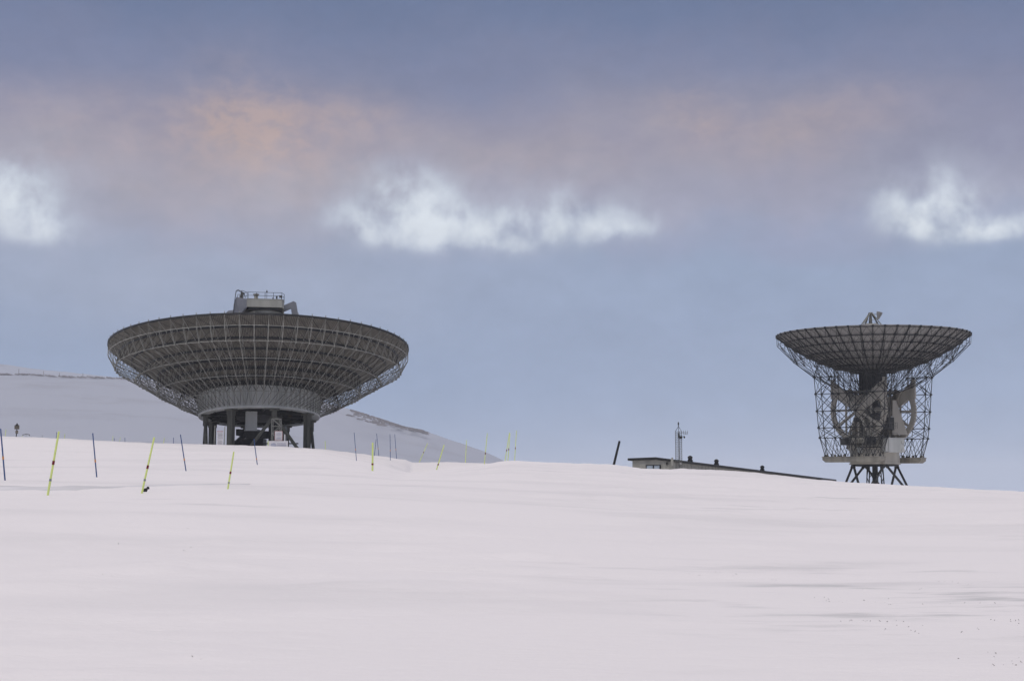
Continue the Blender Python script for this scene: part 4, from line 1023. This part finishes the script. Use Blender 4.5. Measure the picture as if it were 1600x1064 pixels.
halo = add(gb(0, 330, 130, 95), gb(720, 330, 330, 75), gb(1500, 335, 160, 80, .9))
n4 = nz(.62, 5, (1, 9, 0), (1, 1.0, 1), .48, .15).outputs['Fac']
n5 = nz(1.5, 5, (6, 3, 0), (1.2, .9, 1), .5, .1).outputs['Fac']
floor_ = sm(el, r2e(420), r2e(376))                                 # the gaps end on a fairly level cloud base
tex = sm(add(mth('MULTIPLY', n4, .78), mth('MULTIPLY', n5, .22)), .26, .72, .3, 1.35)
fl = add(.15, mth('MULTIPLY', floor_, .85))
c = mixc(mth('MULTIPLY', mth('MULTIPLY', halo, fl), mth('MULTIPLY', tex, .42)), c, lin(190, 194, 208))
gv = mth('MULTIPLY', mth('MULTIPLY', gap, tex), fl)
c = mixc(mth('MULTIPLY', sm(gv, .0, .8), .7), c, lin(192, 202, 218))
c = mixc(mth('MULTIPLY', sm(gv, .22, 1.35), .85), c, lin(236, 243, 249))
# pale haze below the cloud base at the left
c = mixc(mth('MULTIPLY', blob(250, 440, 520, 75), .45), c, lin(172, 177, 196))
fine = mth('ADD', .94, mth('MULTIPLY', mth('SUBTRACT', n2, .5), .14))
fine = mth('ADD', fine, mth('MULTIPLY', mth('SUBTRACT', n3, .5), .22))
vm = N.new('ShaderNodeVectorMath'); vm.operation = 'SCALE'; L.new(c, vm.inputs[0]); L.new(mth('ADD', fine, .06), vm.inputs['Scale'])
c = vm.outputs[0]
# the overcast brightens towards the zenith and behind the camera
up = sm(el, 22, 55)
ZEN = (.98, .93, .93, 1)
c = mixc(up, c, ZEN)
bgc = N.new('ShaderNodeBackground'); L.new(c, bgc.inputs[0]); bgc.inputs[1].default_value = 1.0
SUN_EL, SUN_AZ = 52, 205
sky = N.new('ShaderNodeTexSky'); sky.sky_type = 'NISHITA'; sky.sun_disc = False; sky.sun_elevation = R(SUN_EL); sky.sun_rotation = R(SUN_AZ)
bgs = N.new('ShaderNodeBackground'); L.new(sky.outputs[0], bgs.inputs[0]); bgs.inputs[1].default_value = .05
ms = N.new('ShaderNodeMixShader'); L.new(bgs.outputs[0], ms.inputs[1]); L.new(bgc.outputs[0], ms.inputs[2]); ms.inputs[0].default_value = .94
ow = N.new('ShaderNodeOutputWorld'); L.new(ms.outputs[0], ow.inputs[0])

sd = bpy.data.lights.new('sun', 'SUN'); sd.energy = .9; sd.angle = R(25); sd.color = (1, .95, .9)
so = bpy.data.objects.new('sun', sd); COL.objects.link(so)
dirv = Vector((math.sin(R(SUN_AZ)) * math.cos(R(SUN_EL)), math.cos(R(SUN_AZ)) * math.cos(R(SUN_EL)), math.sin(R(SUN_EL))))
so.rotation_euler = dirv.to_track_quat('Z', 'Y').to_euler()

HAZE = 0.00013
hm = bpy.data.materials.new('haze'); hm.use_nodes = True; hn = hm.node_tree; hn.nodes.clear()
pv = hn.nodes.new('ShaderNodeVolumePrincipled'); pv.inputs['Density'].default_value = HAZE; pv.inputs['Color'].default_value = (.86, .92, 1, 1); pv.inputs['Anisotropy'].default_value = .1
ho = hn.nodes.new('ShaderNodeOutputMaterial'); hn.links.new(pv.outputs[0], ho.inputs['Volume'])
M['haze'] = hm
mb = MB(); mb.box((0, 0, 95), (19000, 19000, 280)); hz = mb.build('haze', 'haze'); tag(hz, 'thin pale haze in front of the far hills', 'haze', kind='stuff')
